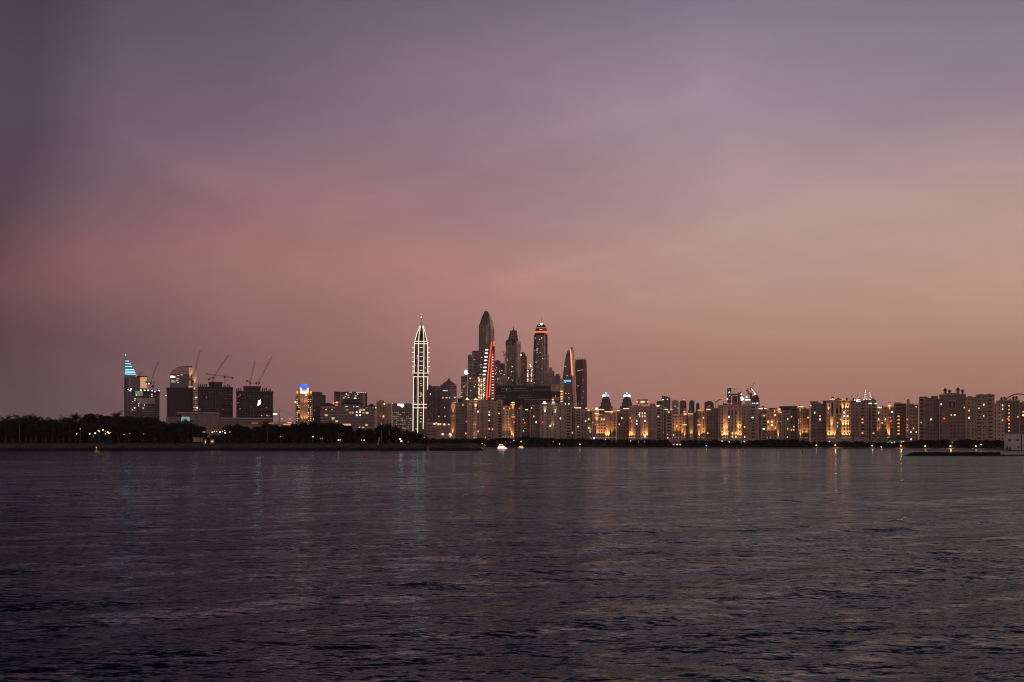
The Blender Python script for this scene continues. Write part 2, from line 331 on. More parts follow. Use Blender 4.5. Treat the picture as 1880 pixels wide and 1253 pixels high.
# ------------------------------------------------------------------ buildings
class B:
    """a building: an Empty at the foot of its front, turned to face the bay; shapes are given by picture row/column and turned into metres at its distance"""
    def __init__(s, name, label, cat, pxc, D, group=None, gz=2.3, turn=0):
        s.c = pxc; s.D = D; s.gz = gz; s.a = math.atan((pxc - 940) / F); s.k = D * math.cos(s.a) / F; s.kz = D / F
        s.o = bpy.data.objects.new(name, None); COL.objects.link(s.o); s.o.empty_display_size = 2
        s.o.location = (wx(pxc, D), D, gz); s.o.rotation_euler[2] = -s.a + R(turn)
        tag(s.o, label, cat, group); s.rng = random.Random(int(pxc * 7 + D))
    def x(s, px): return (px - s.c) * s.k
    def z(s, py): return CAMZ + (HY - py) * s.kz - s.gz
    # --- shape collectors in picture units (y = metres of depth, 0 = front)
    def box(s, mb, x0, x1, t, b_, y0, y1, m):
        return mb.box(s.x(x0), s.x(x1), y0, y1, s.z(b_) if b_ < 2000 else -.5, s.z(t), m)
    def loft(s, mb, rows, m, ch=.22):
        """rows of (py, x left, x right, y front, y back); corners chamfered by ch of the smaller side"""
        rings = []
        for py, xl, xr, yf, yb in rows:
            xl, xr, z = s.x(xl), s.x(xr), (s.z(py) if py < 2000 else -.5); c = ch * min(xr - xl, yb - yf)
            rings.append([(xl + c, yf, z), (xr - c, yf, z), (xr, yf + c, z), (xr, yb - c, z), (xr - c, yb, z), (xl + c, yb, z), (xl, yb - c, z), (xl, yf + c, z)])
        return mb.loft(rings, m)
    def wedge(s, mb, rows, m):
        """tower with a vertical edge towards the viewer: rows of (py, xl, xmid, xr, y left, y right, y back)"""
        rings = []
        for py, xl, xm, xr, yl, yr, yb in rows:
            z = s.z(py) if py < 2000 else -.5
            rings.append([(s.x(xm), 0, z), (s.x(xr), yr, z), (s.x(xr), yb, z), (s.x(xl), yb, z), (s.x(xl), yl, z)])
        return mb.loft(rings, m)
    def part(s, name, mb, smooth=False, label=None): 
        o = mb.build(name, s.o, smooth)
        if label: o['label'] = label
        return o
    def tb(s, mb, a, b_, y, r, m, n=4, y2=None, r2=None):
        return mb.tube((s.x(a[0]), y, s.z(a[1])), (s.x(b_[0]), y if y2 is None else y2, s.z(b_[1])), r, m, n, r2)
    def bands(s, mb, x0, x1, t, b_, n, m, y=-.25, th=.35, dep=.4):
        for i in range(n):
            py = t + (b_ - t) * (i + .5) / n; z = s.z(py)
            mb.box(s.x(x0), s.x(x1), y, y + dep, z - th / 2, z + th / 2, m)
    def fins(s, mb, x0, x1, t, b_, n, m, y=-.3, w=.5, dep=.4):
        for i in range(n):
            x = s.x(x0 + (x1 - x0) * (i / (n - 1) if n > 1 else .5))
            mb.box(x - w / 2, x + w / 2, y, y + dep, s.z(b_) if b_ < 2000 else -.3, s.z(t), m)
    def unit(s, name, key, px, py, w, h, y=-.1, d=.3, parent=None):
        """a shared unit mesh placed as its own part; w, h in picture pixels"""
        return link(name, unit(key), parent or s.o, (s.x(px), y, s.z(py)), (w * s.k, d, h * s.kz))
    def scatter(s, name, keys, x0, x1, t, b_, n, w=1.0, h=.8, y=-.35, cols=0, rows=0):
        used = set()
        for _ in range(n):
            for _try in range(9):
                i = s.rng.randrange(cols or max(2, int((x1 - x0) / 1.6))); j = s.rng.randrange(rows or max(2, int((b_ - t) / 2.2)))
                if (i, j) not in used: break
            used.add((i, j)); nc = cols or max(2, int((x1 - x0) / 1.6)); nr = rows or max(2, int((b_ - t) / 2.2))
            s.unit(name, s.rng.choice(keys), x0 + (i + .5) * (x1 - x0) / nc, t + (j + .5) * (b_ - t) / nr, w * s.rng.uniform(.6, 1.2), h, y)
UNITS = {}
def unit(key):
    if key in UNITS: return UNITS[key]
    mb = MB(); e = key
    if key in ('win', 'win_warm', 'win_white', 'win_green', 'win_amber'):      # framed window, set in the wall plane
        g_ = {'win': 'window_glass', 'win_warm': 'e_warm', 'win_white': 'e_white', 'win_green': 'e_greenish', 'win_amber': 'e_amber'}[key]
        mb.box(-.40, .40, -.02, .3, -.42, .42, g_)
        for a in (-1, 1):
            mb.box(a * .40, a * .44, -.2, .3, -.46, .5, 'stone')
        mb.box(-.40, .40, -.2, .3, .42, .46, 'stone'); mb.box(-.5, .5, -.5, .3, -.5, -.44, 'trim'); mb.box(-.02, .02, -.08, .3, -.42, .42, 'stone')
    elif key in ('bal', 'bal_warm', 'bal_white'):                               # balcony: dark opening, slab and parapet
        g_ = {'bal': 'interior_dark', 'bal_warm': 'e_amber', 'bal_white': 'e_white'}[key]
        if key == 'bal': mb.box(-.46, .46, -.02, .2, -.30, .46, g_)
        else: mb.box(-.46, .46, -.02, .2, -.30, .46, 'interior_dark'); mb.box(-.34, .12, -.06, .1, -.14, .34, g_)
        mb.box(-.5, .5, -1, .2, -.5, -.42, 'trim'); mb.box(-.5, .5, -1, -.88, -.42, -.22, 'trim')
        for a in (-.5, .44): mb.box(a, a + .06, -1, .2, -.42, -.22, 'trim')
    else: mb.box(-.5, .5, -.5, .5, -.5, .5, key)
    UNITS[key] = mb.mesh(key); return UNITS[key]
def uplight(b_, px, py, reach=18, power=900, col=(1, .52, .20), y=-1.0, size=.36, name='wall_light', spread=38):
    """floodlight fitting on the ground or a ledge with its own lamp shining up the wall"""
    o = b_.unit(name, 'e_lamp' if size > 0 else 'e_warm', px, py, 0, 0, y); o.scale = (size, size * .7, size * .6)
    l = bpy.data.lights.new('uplight_lamp', 'SPOT'); lo = bpy.data.objects.new('uplight_lamp', l); COL.objects.link(lo); lo.parent = b_.o
    l.energy = power * .72; l.color = col; l.spot_size = R(spread); l.spot_blend = .9; l.shadow_soft_size = .25
    lo.location = (b_.x(px), y, b_.z(py) + .5); lo.rotation_euler = (R(180 - 9), 0, 0)   # up, leaning to the wall
def antenna(b_, px, t, bt, r=.5, m='steel_dark', y=4, tip=None, name='spire'):
    mb = MB(); b_.tb(mb, (px, bt), (px, t), y, r, m, 5, r2=r * .25); o = b_.part(name, mb)
    if tip:
        mb = MB(); z = b_.z(t); mb.lathe(b_.x(px), y, [(.01, z - .9), (.9, z), (.01, z + .9)], tip, 8); mb.build('beacon', o)
    return o
# ------------------------------------------------------------------ waterfront apartment blocks
def cupola(b_, px, top, h, y, m='dome_brown', lit=None, w=3.2):
    w *= 1.2
    """little kiosk with a dome; lit = emissive material seen between its columns"""
    mb = MB(); r = w * b_.k / 2; z0 = b_.z(top + h); z1 = b_.z(top); hz = z1 - z0; x = b_.x(px)
    for a in range(6):
        mb.box(x + .8*r*math.cos(a*1.047) - .15, x + .8*r*math.cos(a*1.047) + .15, y + .8*r*math.sin(a*1.047) - .15, y + .8*r*math.sin(a*1.047) + .15, z0, z0 + hz * .45, 'stone')
    mb.lathe(x, y, [(r * 1.05, z0 - .8), (r * 1.05, z0)], 'stone', 8)
    o = b_.part('cupola', mb)
    mb = MB(); mb.lathe(x, y, [(r * 1.1, z0 + hz * .45), (r * 1.1, z0 + hz * .5), (r * .98, z0 + hz * .6), (r * .7, z0 + hz * .76), (r * .3, z0 + hz * .86), (.12, z0 + hz * .9), (.05, z1)], m, 10)
    mb.build('dome', o, False)
    mb = MB(); mb.lathe(x, y, [(r * .55, z0 + .05), (r * .55, z0 + hz * .44)], lit or 'interior_dark', 8); mb.build('lantern' if lit else 'core', o)
def apartment(name, label, pxc, D, pitch, secs, group, base=812, cat='building', arch=None, cups=(), roofs=(), lights=(), lit=(), turrets=(), red=(), slits=()):
    """secs: (x0, x1, top row, y front, [window columns], [balcony columns], material)"""
    b_ = B(name, label, cat, pxc, D, group)
    mb = MB(); wins = []; bals = []
    for x0, x1, top, y, wc, bc, m in secs:
        b_.box(mb, x0, x1, top, 9999, y, y + 22, m)
        b_.box(mb, x0 - .4, x1 + .4, top, top + 1.0, y - .7, y + 22.01, 'trim')            # cornice
        b_.box(mb, x0 + .05, x1 - .05, top + 5.2, top + 5.6, y - .25, y + .2, 'trim')          # string course
        for xs in ([x0 + .5, x1 - .5]):
            b_.box(mb, xs - .35, xs + .35, top + 1, 9999, y - .3, y + .1, 'trim')
        n = int((base - top - 3) / pitch)
        for i in range(n):
            py = top + 3.6 + i * pitch
            for c in wc: wins.append((c, py + .8, y))
            for c, w in bc: bals.append((c, py + .8, w, y))
            if bc: pass
        rf = MB(); b_.box(rf, x0 + (x1 - x0) * .2, x0 + (x1 - x0) * .62, top - 2.2, top + .5, y + 6, y + 14, 'concrete_pale'); b_.part('roof_house', rf)
    for (x0, x1, t, m) in roofs: rf = MB(); b_.box(rf, x0, x1, t, t + 9, 4, 16, m); b_.box(rf, x0 - .5, x1 + .5, t, t + .8, 3.5, 16.5, 'trim'); b_.part('roof', rf)
    b_.part('wall', mb)
    wins.sort(key=lambda w: w[1]); litset = {(round(a), round(c)): k for a, c, k in lit}
    def kind(px, py, base_):
        for a, c, k in lit:
            if abs(a - px) < 2.2 and abs(c - py) < pitch * .55: return {'w': base_ + '_white', 'a': base_ + '_warm', 'g': 'win_green', 'd': 'win_amber'}.get(k, base_) if not (base_ == 'bal' and k in 'gd') else 'bal_warm'
        if b_.rng.random() < .025: return 'win_amber' if base_ == 'win' else 'bal_warm'
        if b_.rng.random() < .01: return base_ + '_white'
        return base_
    extra = MB()
    for i, (px, py, y) in enumerate(wins):
        if i < 100: b_.unit('window', kind(px, py, 'win'), px, py, 2.5, 3.3, y - .05)
        else:
            x, z = b_.x(px), b_.z(py); w, h = 1.0 * b_.k, 1.4 * b_.kz
            extra.box(x - w, x + w, y - .12, y + .1, z - h, z + h, 'window_glass'); extra.box(x - w - .2, x + w + .2, y - .3, y - .02, z - h - .2, z - h, 'trim')
    if extra.v: tag(b_.part('window', extra), kind='stuff')
    for i, (px, py, w, y) in enumerate(bals[:100]): b_.unit('balcony', kind(px, py, 'bal'), px, py, w, 3.9, y - .1, 1.3)
    if arch:
        for (px, py, w, h, y, k) in arch:                                # tall arched loggia openings
            am = MB(); ww = w * b_.k / 2; x = b_.x(px); zt, zb = b_.z(py - h / 2), b_.z(py + h / 2)
            pts = [(x - ww, zb), (x + ww, zb)] + [(x + ww * math.cos(t_), zt - ww + ww * math.sin(t_)) for t_ in np.linspace(0, math.pi, 7)]
            am.prismY(pts, y - .12, y + .2, k)
            pts2 = [(x + (p[0] - x) * 1.3, p[1] + (.5 if p[1] > zb + 1 else -.3)) for p in pts]
            am.prismY(pts2, y - .06, y + .2, 'trim'); b_.part('arch', am)
    for c in cups: cupola(b_, *c)
    for (px, top, w, y) in turrets:                                      # round stair turret with a small dome
        tm = MB(); r = w * b_.k / 2; x = b_.x(px); z = b_.z(top + 6)
        tm.lathe(x, y, [(r, -.5), (r, z), (r * 1.15, z + .3), (r * 1.15, z + .9), (r * .8, z + 1.1), (r * .8, z + 2.6), (r * .95, z + 2.8), (r * .6, z + 4.2), (.1, b_.z(top))], 'stone', 10)
        b_.part('turret', tm)
    for l in lights: uplight(b_, *l)
    for (px, py) in red:
        o = b_.unit('warning_light', 'e_red', px, py, 0, 0, -1.1); o.scale = (1.0, .8, 1.0)
    for (x0, x1, py, y, m) in slits:                                      # lit cornice / parapet lamps
        sm = MB(); b_.box(sm, x0, x1, py - .55, py + .55, y - .5, y + .1, m); b_.part('cornice_light', sm)
    return b_
S, P_, SB = 'stone', 'stone_pale', 'stone_brown_shade'  # recessed bays take the brown, so their shade sits in the colour
G1, G2 = 'waterfront apartment blocks with three bays', 'low wings between the waterfront apartment blocks'
A_ = (1, .44, .135); WARM = (1, .55, .24); GRN = (.75, .92, .62)
HI, MD, LO = 9000, 4500, 2000
def row(xs, py, p=MD, col=A_, y=-1.0): return [(x, min(py, 804), 18, p, col, y) for x in xs]
apartment('apartment_block', 'tall beige apartment block with lit roof kiosks, first from the dark headland tip', 879, 1150, 5.2,
  [(836, 858, 739.6, 3, [840.6, 845.4, 849.8, 855.2], [], SB), (858, 881, 736, 0, [863.6, 868, 877.8], [], S), (881, 894.6, 739, 2.5, [886.4], [], S),
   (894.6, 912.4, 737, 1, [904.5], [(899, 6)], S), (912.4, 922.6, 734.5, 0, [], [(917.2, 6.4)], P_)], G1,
  arch=[(863.6, 748, 2.2, 8, 0, 'interior_dark'), (868.2, 748, 2.2, 8, 0, 'interior_dark'), (876.5, 748, 2.2, 8, 0, 'interior_dark')],
  cups=[(857.5, 727, 6, 5, 'dome_brown', 'e_white', 3.6), (873.5, 728, 5, 5, 'dome_brown', 'e_warm', 4)], roofs=[(840, 849, 731, 'roof_dark'), (884, 892, 734, 'concrete_pale')],
  lights=row([870, 873], 786, LO, WARM) + row([872.5, 873.9], 751, HI, WARM) + row([863.5], 749, LO, WARM) + row([869, 871.5, 875], 804, LO),
  lit=[(877.8, 757, 'w'), (899, 762, 'w'), (917, 762, 'd'), (897, 772, 'g'), (899, 789, 'a'), (904.5, 789, 'd')], red=[(856, 774.5)],
  slits=[(855, 861.5, 734, 0, 'e_warm'), (870, 878, 734, 0, 'e_warm')])
apartment('apartment_wing', 'low beige wing washed with orange floodlight beside a lit corner turret, near the white boat', 933.5, 1140, 5.3,
  [(922.7, 937.6, 746, 2, [925.2, 930.9, 936.1], [], P_), (937.6, 944.5, 743, 1, [940.8], [], P_), (944.5, 950.8, 752, 6, [], [(948.6, 5)], SB)], G2,
  turrets=[(941.5, 738, 6, 1)], lights=row([923.5, 928, 933, 937.6], 802.5, HI) + row([939.5, 942.5], 802.5, HI * 2) + row([940.5, 943], 762, HI * 2, WARM, -3.6), red=[(944, 775.5)],
  slits=[(937.5, 945.5, 743.5, -2.6, 'e_amber'), (938, 945, 740, -2, 'e_warm'), (939, 946, 766, -2, 'e_amber')])
apartment('apartment_wing', 'narrow beige wing with two pale round turrets, topped by a small white lamp', 961.5, 1150, 5.2,
  [(951, 959.5, 755, 2, [], [], S), (959.5, 963, 756, 4, [], [(961, 3.4)], S), (963, 973.4, 754, 1, [964.6, 970], [], SB)], G2,
  turrets=[(956.6, 744.5, 5, 0)], lights=row([963.5], 800, LO, GRN) + row([966.5], 752, MD, WARM, -.4), lit=[(961, 773, 'w'), (961, 791, 'w')], red=[(953.2, 750), (963.5, 777)],
  slits=[(964, 969, 752.4, 0, 'e_white')])
apartment('apartment_block', 'tall beige apartment block with greenish floodlit centre arches and two glowing roof kiosks', 1019, 1130, 5.3,
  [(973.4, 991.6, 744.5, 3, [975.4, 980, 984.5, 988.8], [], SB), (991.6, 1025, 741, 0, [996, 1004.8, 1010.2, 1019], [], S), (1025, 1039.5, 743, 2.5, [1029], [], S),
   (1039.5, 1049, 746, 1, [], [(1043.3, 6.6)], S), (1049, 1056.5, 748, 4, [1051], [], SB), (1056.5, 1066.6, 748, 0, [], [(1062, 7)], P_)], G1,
  arch=[(995.5, 759, 2.2, 8, 0, 'interior_dark'), (1005, 759, 2.2, 8, 0, 'interior_dark'), (1014, 759, 2.2, 8, 0, 'interior_dark')],
  cups=[(999.3, 733.5, 6, 4, 'dome_brown', 'e_white', 6), (1016, 735, 5, 4, 'dome_brown', 'e_white', 6), (975.8, 745, 5, 3, 'dome_brown', 'e_warm', 4)], roofs=[(1026, 1035, 738, 'plaster_pink')],
  lights=row([1000.5, 1019.5], 761.5, HI * 1.3, GRN) + row([1012, 1016], 786.5, LO * 1.5, GRN), lit=[(1020, 756, 'g'), (1034, 753.5, 'w')], red=[(996, 776)],
  slits=[(995.5, 1004, 741, 0, 'e_white'), (1011, 1020, 741.5, 0, 'e_white'), (1054, 1067, 749, 0, 'e_white')])
apartment('apartment_wing', 'plain beige wing with small square windows under a reddish roof, one lamp at its foot', 1077, 1130, 5.3,
  [(1066.6, 1078.5, 753, 3, [1069, 1075.2], [], S), (1078.5, 1088, 755, 1, [1081, 1085.4], [], S)], G2, lights=row([1083.5], 803, HI, GRN),
  lit=[(1075, 772, 'a'), (1081, 772, 'a'), (1081, 788, 'a')], slits=[(1075, 1078, 750, 0, 'e_warm'), (1079, 1083, 753.5, 0, 'e_warm')])
apartment('apartment_wing', 'wide low wing glowing orange with a bright cornice line and a tall lit pilaster', 1109, 1120, 5.4,
  [(1088.4, 1094, 752, 2, [1090.5], [], S), (1094, 1111.5, 760.5, 1, [1100, 1104.6, 1109.2], [], P_), (1111.5, 1119.8, 760, 0, [], [], P_), (1119.8, 1131.6, 757, 2.5, [1122, 1128], [], S)], G2,
  turrets=[(1123.5, 752, 4.4, 2.5)], lights=row([1096, 1099, 1103, 1107, 1111], 805, HI * 1.3) + row([1093, 1096.3], 780, HI, WARM) + row([1113.5, 1117.5], 806, HI * 2, (1, .55, .24)) + row([1121, 1123.8, 1127, 1130], 803, HI, A_, -.8) + row([1122.5], 775.5, HI, WARM, -2.6),
  lit=[(1104.6, 771.5, 'a'), (1109.2, 771.5, 'a')], red=[(1088.6, 776.3), (1088, 750)], slits=[(1092, 1109, 752.5, 0, 'e_warm'), (1110, 1126, 756.5, 0, 'e_warm'), (1092, 1099, 760, 0, 'e_warm'), (1119, 1130, 750.2, 0, 'e_redsoft'), (1093, 1098, 749.8, -1, 'e_white')])
apartment('apartment_block', 'beige apartment block with a lit penthouse box, six glowing arch windows and orange corner strips', 1182, 1080, 5.7,
  [(1131.8, 1154.6, 752, 3, [1136.6, 1141.2, 1146, 1151.4], [], SB), (1154.6, 1190, 745.8, 0, [1157, 1168.8, 1173.8, 1183.8], [], S), (1190, 1204.6, 746, 2.5, [1194.8], [], S),
   (1204.6, 1218.6, 744, 1, [1215.8], [(1209.4, 7)], S), (1218.6, 1222.6, 748, 4, [], [], SB), (1222.6, 1233.8, 753, 0, [], [(1228.6, 8)], P_)], G1,
  arch=[(1168.5, 759, 2.6, 9, 0, 'interior_dark')] + [(x, y_, 2.0, 3.6, -.1, 'e_office') for x in (1174.5, 1179.3, 1184) for y_ in (759, 764.6)],
  roofs=[(1170, 1189.5, 733, 'stone'), (1193, 1203, 741, 'plaster_pink')], lights=row([1156, 1158.2, 1160], 804.5, HI * 1.6) + row([1162.5, 1165], 806, MD) + row([1182, 1185, 1188], 804, HI * 2) + row([1178], 805, MD) + row([1183], 790, LO, WARM) + row([1176, 1184], 738.5, HI, (1, .6, .3), 1.6),
  lit=[(1141.2, 765.5, 'w'), (1168.8, 771, 'w'), (1168.8, 776, 'w'), (1225.6, 765.5, 'a')], red=[(1159, 773.5), (1173, 743.8)],
  slits=[(1176.5, 1183, 738, 3.4, 'e_white'), (1168.5, 1171, 738, 3.4, 'e_warm'), (1188.5, 1190.5, 738, 3.4, 'e_warm'), (1144, 1155, 750.3, 0, 'e_warm'), (1205.5, 1210.5, 745.8, .6, 'e_white'), (1220.5, 1226, 752.3, -.4, 'e_white'), (1231, 1234, 752.3, -.4, 'e_warm'), (1132, 1138, 754, 2.4, 'e_warm')])
apartment('apartment_wing', 'low wing striped by four orange floodlights below a slim lit turret', 1246.5, 1080, 5.6,
  [(1233.8, 1251, 761, 2, [1236.4, 1242.6, 1248.8], [], P_), (1251, 1259.6, 760, 1, [1255], [], P_)], G2, turrets=[(1256.6, 751, 4.6, 1)],
  lights=row([1239.3, 1245.8, 1252, 1257.3], 803.5, HI * 1.7) + row([1235], 803, MD) + row([1257], 776, HI * 1.7, WARM, -3.2), lit=[(1227, 765, 'a')], slits=[(1253, 1260.5, 780.5, -2, 'e_warm'), (1255, 1261, 760.5, 0, 'e_warm'), (1254, 1258.5, 756, 0, 'e_amber')])
apartment('apartment_wing', 'blank ochre wing with a column of windows at each side and a lamp-lit roof box', 1270, 1080, 5.6,
  [(1259.8, 1265, 760, 2, [1262], [], S), (1265, 1273, 759, 0, [], [], P_), (1273, 1281, 758, 2, [1275.2], [], S)], G2, roofs=[(1263, 1272, 753, 'stone')],
  lights=row([1268, 1270.5], 801, MD, (1, .5, .2)), slits=[(1263, 1272.5, 760, 0, 'e_warm')])
apartment('apartment_wing', 'narrow wing with four tall orange light streaks beneath a red beacon and a peaked turret', 1288, 1060, 5.8,
  [(1281, 1288, 756, 2, [1284.4], [], S), (1288, 1295.6, 757, 1, [1291.5], [], P_)], G2, turrets=[(1284, 751, 4.4, 1)],
  lights=row([1281.8, 1284.4, 1288.6, 1292.4], 804, HI * 1.8), lit=[(1291, 765, 'a')], red=[(1282, 773)], slits=[(1281, 1287, 753.5, -1.5, 'e_amber'), (1280.5, 1286, 780.5, -1.5, 'e_warm')])
apartment('apartment_block', 'beige apartment block under the pair of unfinished towers, its lower centre glowing orange', 1351, 1020, 6.0,
  [(1295.8, 1319, 749, 3, [1299, 1306, 1311], [], SB), (1319, 1361.8, 743.6, 0, [1321.4, 1326, 1338.2, 1344.4, 1351, 1358.4], [], S), (1361.8, 1376.6, 744, 2.5, [1367.2], [], S),
   (1376.6, 1393.4, 745, 1, [], [(1382.4, 6.4)], S), (1393.4, 1396.8, 750, 4, [], [], SB), (1396.8, 1407.8, 748, 0, [], [(1403, 8.4)], S)], G1,
  arch=[(x, 758, 3.4, 9, 0, 'interior_dark') for x in (1338, 1344.5, 1351)], roofs=[(1297.5, 1304, 746, 'stone'), (1364, 1371, 743, 'plaster_pink'), (1327, 1356, 740.5, 'stone_brown_shade')],
  lights=row([1330, 1334.4], 792, HI * 1.4, WARM) + row([1326, 1329, 1332, 1335.5], 806, HI * 1.8, (1, .52, .18)) + row([1346, 1350], 804, MD) + row([1354, 1357, 1360], 804, HI * 1.6) + row([1355.5, 1358.8], 790.5, HI * 1.7, (1, .52, .16)) + row([1300.5], 751, MD, (1, .55, .2), 1.6),
  lit=[(1338, 768, 'w'), (1382, 769.5, 'w'), (1403, 763.5, 'd'), (1399, 770.5, 'w'), (1402, 788, 'w'), (1367, 800, 'a'), (1344.4, 799, 'a'), (1351, 799, 'a')], red=[(1329.3, 771.7), (1342.7, 741.5)],
  slits=[(1393, 1400, 751, -.5, 'e_white'), (1403, 1407, 751, -.5, 'e_warm'), (1296.5, 1304, 752, 2.4, 'e_warm'), (1301, 1302, 745, 3.4, 'e_amber'), (1398, 1407, 763, -.6, 'e_peach')])
apartment('apartment_wing', 'low wing with four flame-like floodlights and a lit domed turret over a dark roof slab', 1421, 1020, 6.0,
  [(1407.8, 1427, 752, 2, [1410.4, 1417.6, 1423.4], [], S), (1427, 1434.4, 751, 1, [1430], [], P_)], G2, turrets=[(1430.5, 750.5, 6, 1)], roofs=[(1412, 1426, 749, 'roof_dark')],
  lights=row([1409.2, 1414.6, 1420.8, 1428.4], 806.5, HI * 1.8) + row([1427.5, 1432.3], 774.5, HI * 1.7, WARM, -3.8), lit=[(1410, 776, 'w'), (1417, 776, 'w'), (1417, 782, 'w'), (1410, 788, 'g')],
  slits=[(1421, 1423.5, 755, 1, 'e_warm'), (1427, 1434, 753.5, -2.5, 'e_amber'), (1428.5, 1432.5, 751.5, -2.5, 'e_warm'), (1433, 1437, 757.5, 0, 'e_warm')])
apartment('apartment_wing', 'ochre wing with a sloping dark roof line and scattered dim yellow windows', 1447, 1010, 6.0,
  [(1434.6, 1451, 753, 2, [1440.4, 1446.2], [], S), (1451, 1465, 749, 4, [1453.2, 1457.4], [], SB)], G2, roofs=[(1431, 1463, 745.5, 'roof_dark')],
  lit=[(1446, 770, 'a'), (1453, 764, 'd'), (1453, 788, 'd'), (1457, 782, 'd'), (1446, 788, 'd'), (1457, 788, 'd')])
apartment('apartment_wing', 'ribbed dark wing with tiny yellow stair lights stacked above four low floodlight flames', 1474, 1000, 6.0,
  [(1465, 1472.4, 749, 2, [1467.2], [], S), (1472.4, 1486.4, 750.5, 1, [1475.5, 1479.5, 1483.5], [], SB)], G2, turrets=[(1469, 745.5, 4.6, 1)],
  lights=row([1469.8, 1473.8, 1478.6, 1481.8], 805.5, HI * 1.8) + row([1469.3], 769, HI, WARM, -3.2), lit=[(1467, y_, 'a') for y_ in (771, 777, 783, 789)], red=[(1469.5, 774.4)],
  slits=[(1466, 1475, 747, -.5, 'e_warm')])
apartment('apartment_block', 'beige apartment block most brightly floodlit, golden light on its centre bay from foot to roof', 1548, 970, 6.3,
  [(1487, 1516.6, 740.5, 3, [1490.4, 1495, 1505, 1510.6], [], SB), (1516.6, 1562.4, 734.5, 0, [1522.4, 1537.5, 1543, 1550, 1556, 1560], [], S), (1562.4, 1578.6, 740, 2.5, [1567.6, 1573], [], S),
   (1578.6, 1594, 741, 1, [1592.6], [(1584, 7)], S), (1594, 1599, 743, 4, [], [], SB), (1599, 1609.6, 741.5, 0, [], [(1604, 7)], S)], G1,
  arch=[(1528, 752, 3.6, 26, 0, 'interior_dark'), (1537, 754, 4, 11, 0, 'interior_dark'), (1543.5, 752, 3.6, 14, 0, 'interior_dark'), (1550, 744, 3, 18, 0, 'interior_dark')],
  cups=[(1528.4, 727.5, 6, 4, 'dome_brown', 'e_warm', 4.4), (1539, 730, 5, 7, 'dome_brown', None, 5), (1549.5, 729.5, 5, 4, 'dome_brown', 'e_amber', 4.4), (1554.5, 730, 5, 6, 'dome_brown', None, 4)],
  roofs=[(1487, 1501, 736, 'stone_brown_shade'), (1510, 1520, 735, 'stone_brown_shade'), (1586, 1608, 734.8, 'stone_brown_shade')],
  lights=row([1520.5, 1524, 1527.5, 1532], 806.5, HI * 1.7, (1, .52, .16)) + row([1547, 1550.5, 1555, 1559.5], 806.5, HI * 1.7, (1, .52, .16)) + row([1526.8], 786, HI * 1.8, WARM) + row([1547.6, 1552.6, 1557], 785, HI * 2, (1, .55, .18)) + row([1547, 1552.4, 1556.5], 754.5, HI * 1.6, WARM) + row([1521.5], 758, HI * 1.3, (1, .6, .25)),
  lit=[(1495, 756.5, 'w'), (1505, 768, 'w'), (1496, 788, 'w'), (1550, 761, 'w'), (1556, 762, 'w'), (1537.5, 780, 'g'), (1543, 768, 'g'), (1543, 794, 'a'), (1582, 774, 'd'), (1582, 798, 'a'), (1604, 794, 'd')], red=[(1526, 770.8)],
  slits=[(1523, 1532.5, 733.5, -.4, 'e_amber'), (1546, 1553, 733, -.4, 'e_amber'), (1594.5, 1600, 741.5, -.4, 'e_white'), (1605.5, 1609.5, 742, -.4, 'e_white'), (1486.5, 1488.5, 744, 2, 'e_white')])
apartment('apartment_wing', 'low wing with one floodlight flame at each end and red-beaconed turret', 1625, 960, 6.3,
  [(1609.8, 1629, 747, 2, [1613, 1619.8, 1625.6], [], S), (1629, 1641, 746, 1, [1637.8], [], S)], G2, turrets=[(1633, 741, 5, 1)],
  lights=row([1612.2], 808, HI * 2.2) + row([1629.5, 1632], 803.5, HI * 1.8, (1, .5, .16)) + row([1632, 1634.8], 767.5, HI * 1.7, WARM, -3.4), lit=[(1613, 755, 'w'), (1613, 768, 'w'), (1619.8, 774, 'a'), (1625.6, 768, 'w')],
  red=[(1635.6, 773.7), (1633, 742)], slits=[(1611.5, 1618.5, 748, 1.4, 'e_white'), (1630, 1636, 744.5, -1.4, 'e_warm')])
apartment('apartment_wing', 'blank brown wing with one tall stack of glowing yellow balconies', 1652, 920, 6.5,
  [(1641, 1663.6, 741, 2, [], [(1650.6, 8)], SB)], G2, roofs=[(1643, 1652, 739, 'stone_brown_shade')], lit=[(1650.6, y_, 'd') for y_ in range(763, 800, 3)])
apartment('apartment_wing', 'brown wing with onion-domed turret and a short vertical row of small lamps', 1675, 910, 6.6,
  [(1663.8, 1686, 743, 2, [1672.4, 1677.2, 1682], [], S)], G2, turrets=[(1667.6, 735.5, 5.4, 2)], red=[(1665.8, 770.3)], lit=[(1677, 788, 'a'), (1682, 795, 'a'), (1672, 793, 'a')],
  slits=[(1664.8, 1666, y_, -.4, 'e_warm') for y_ in (780.3, 785, 791)])
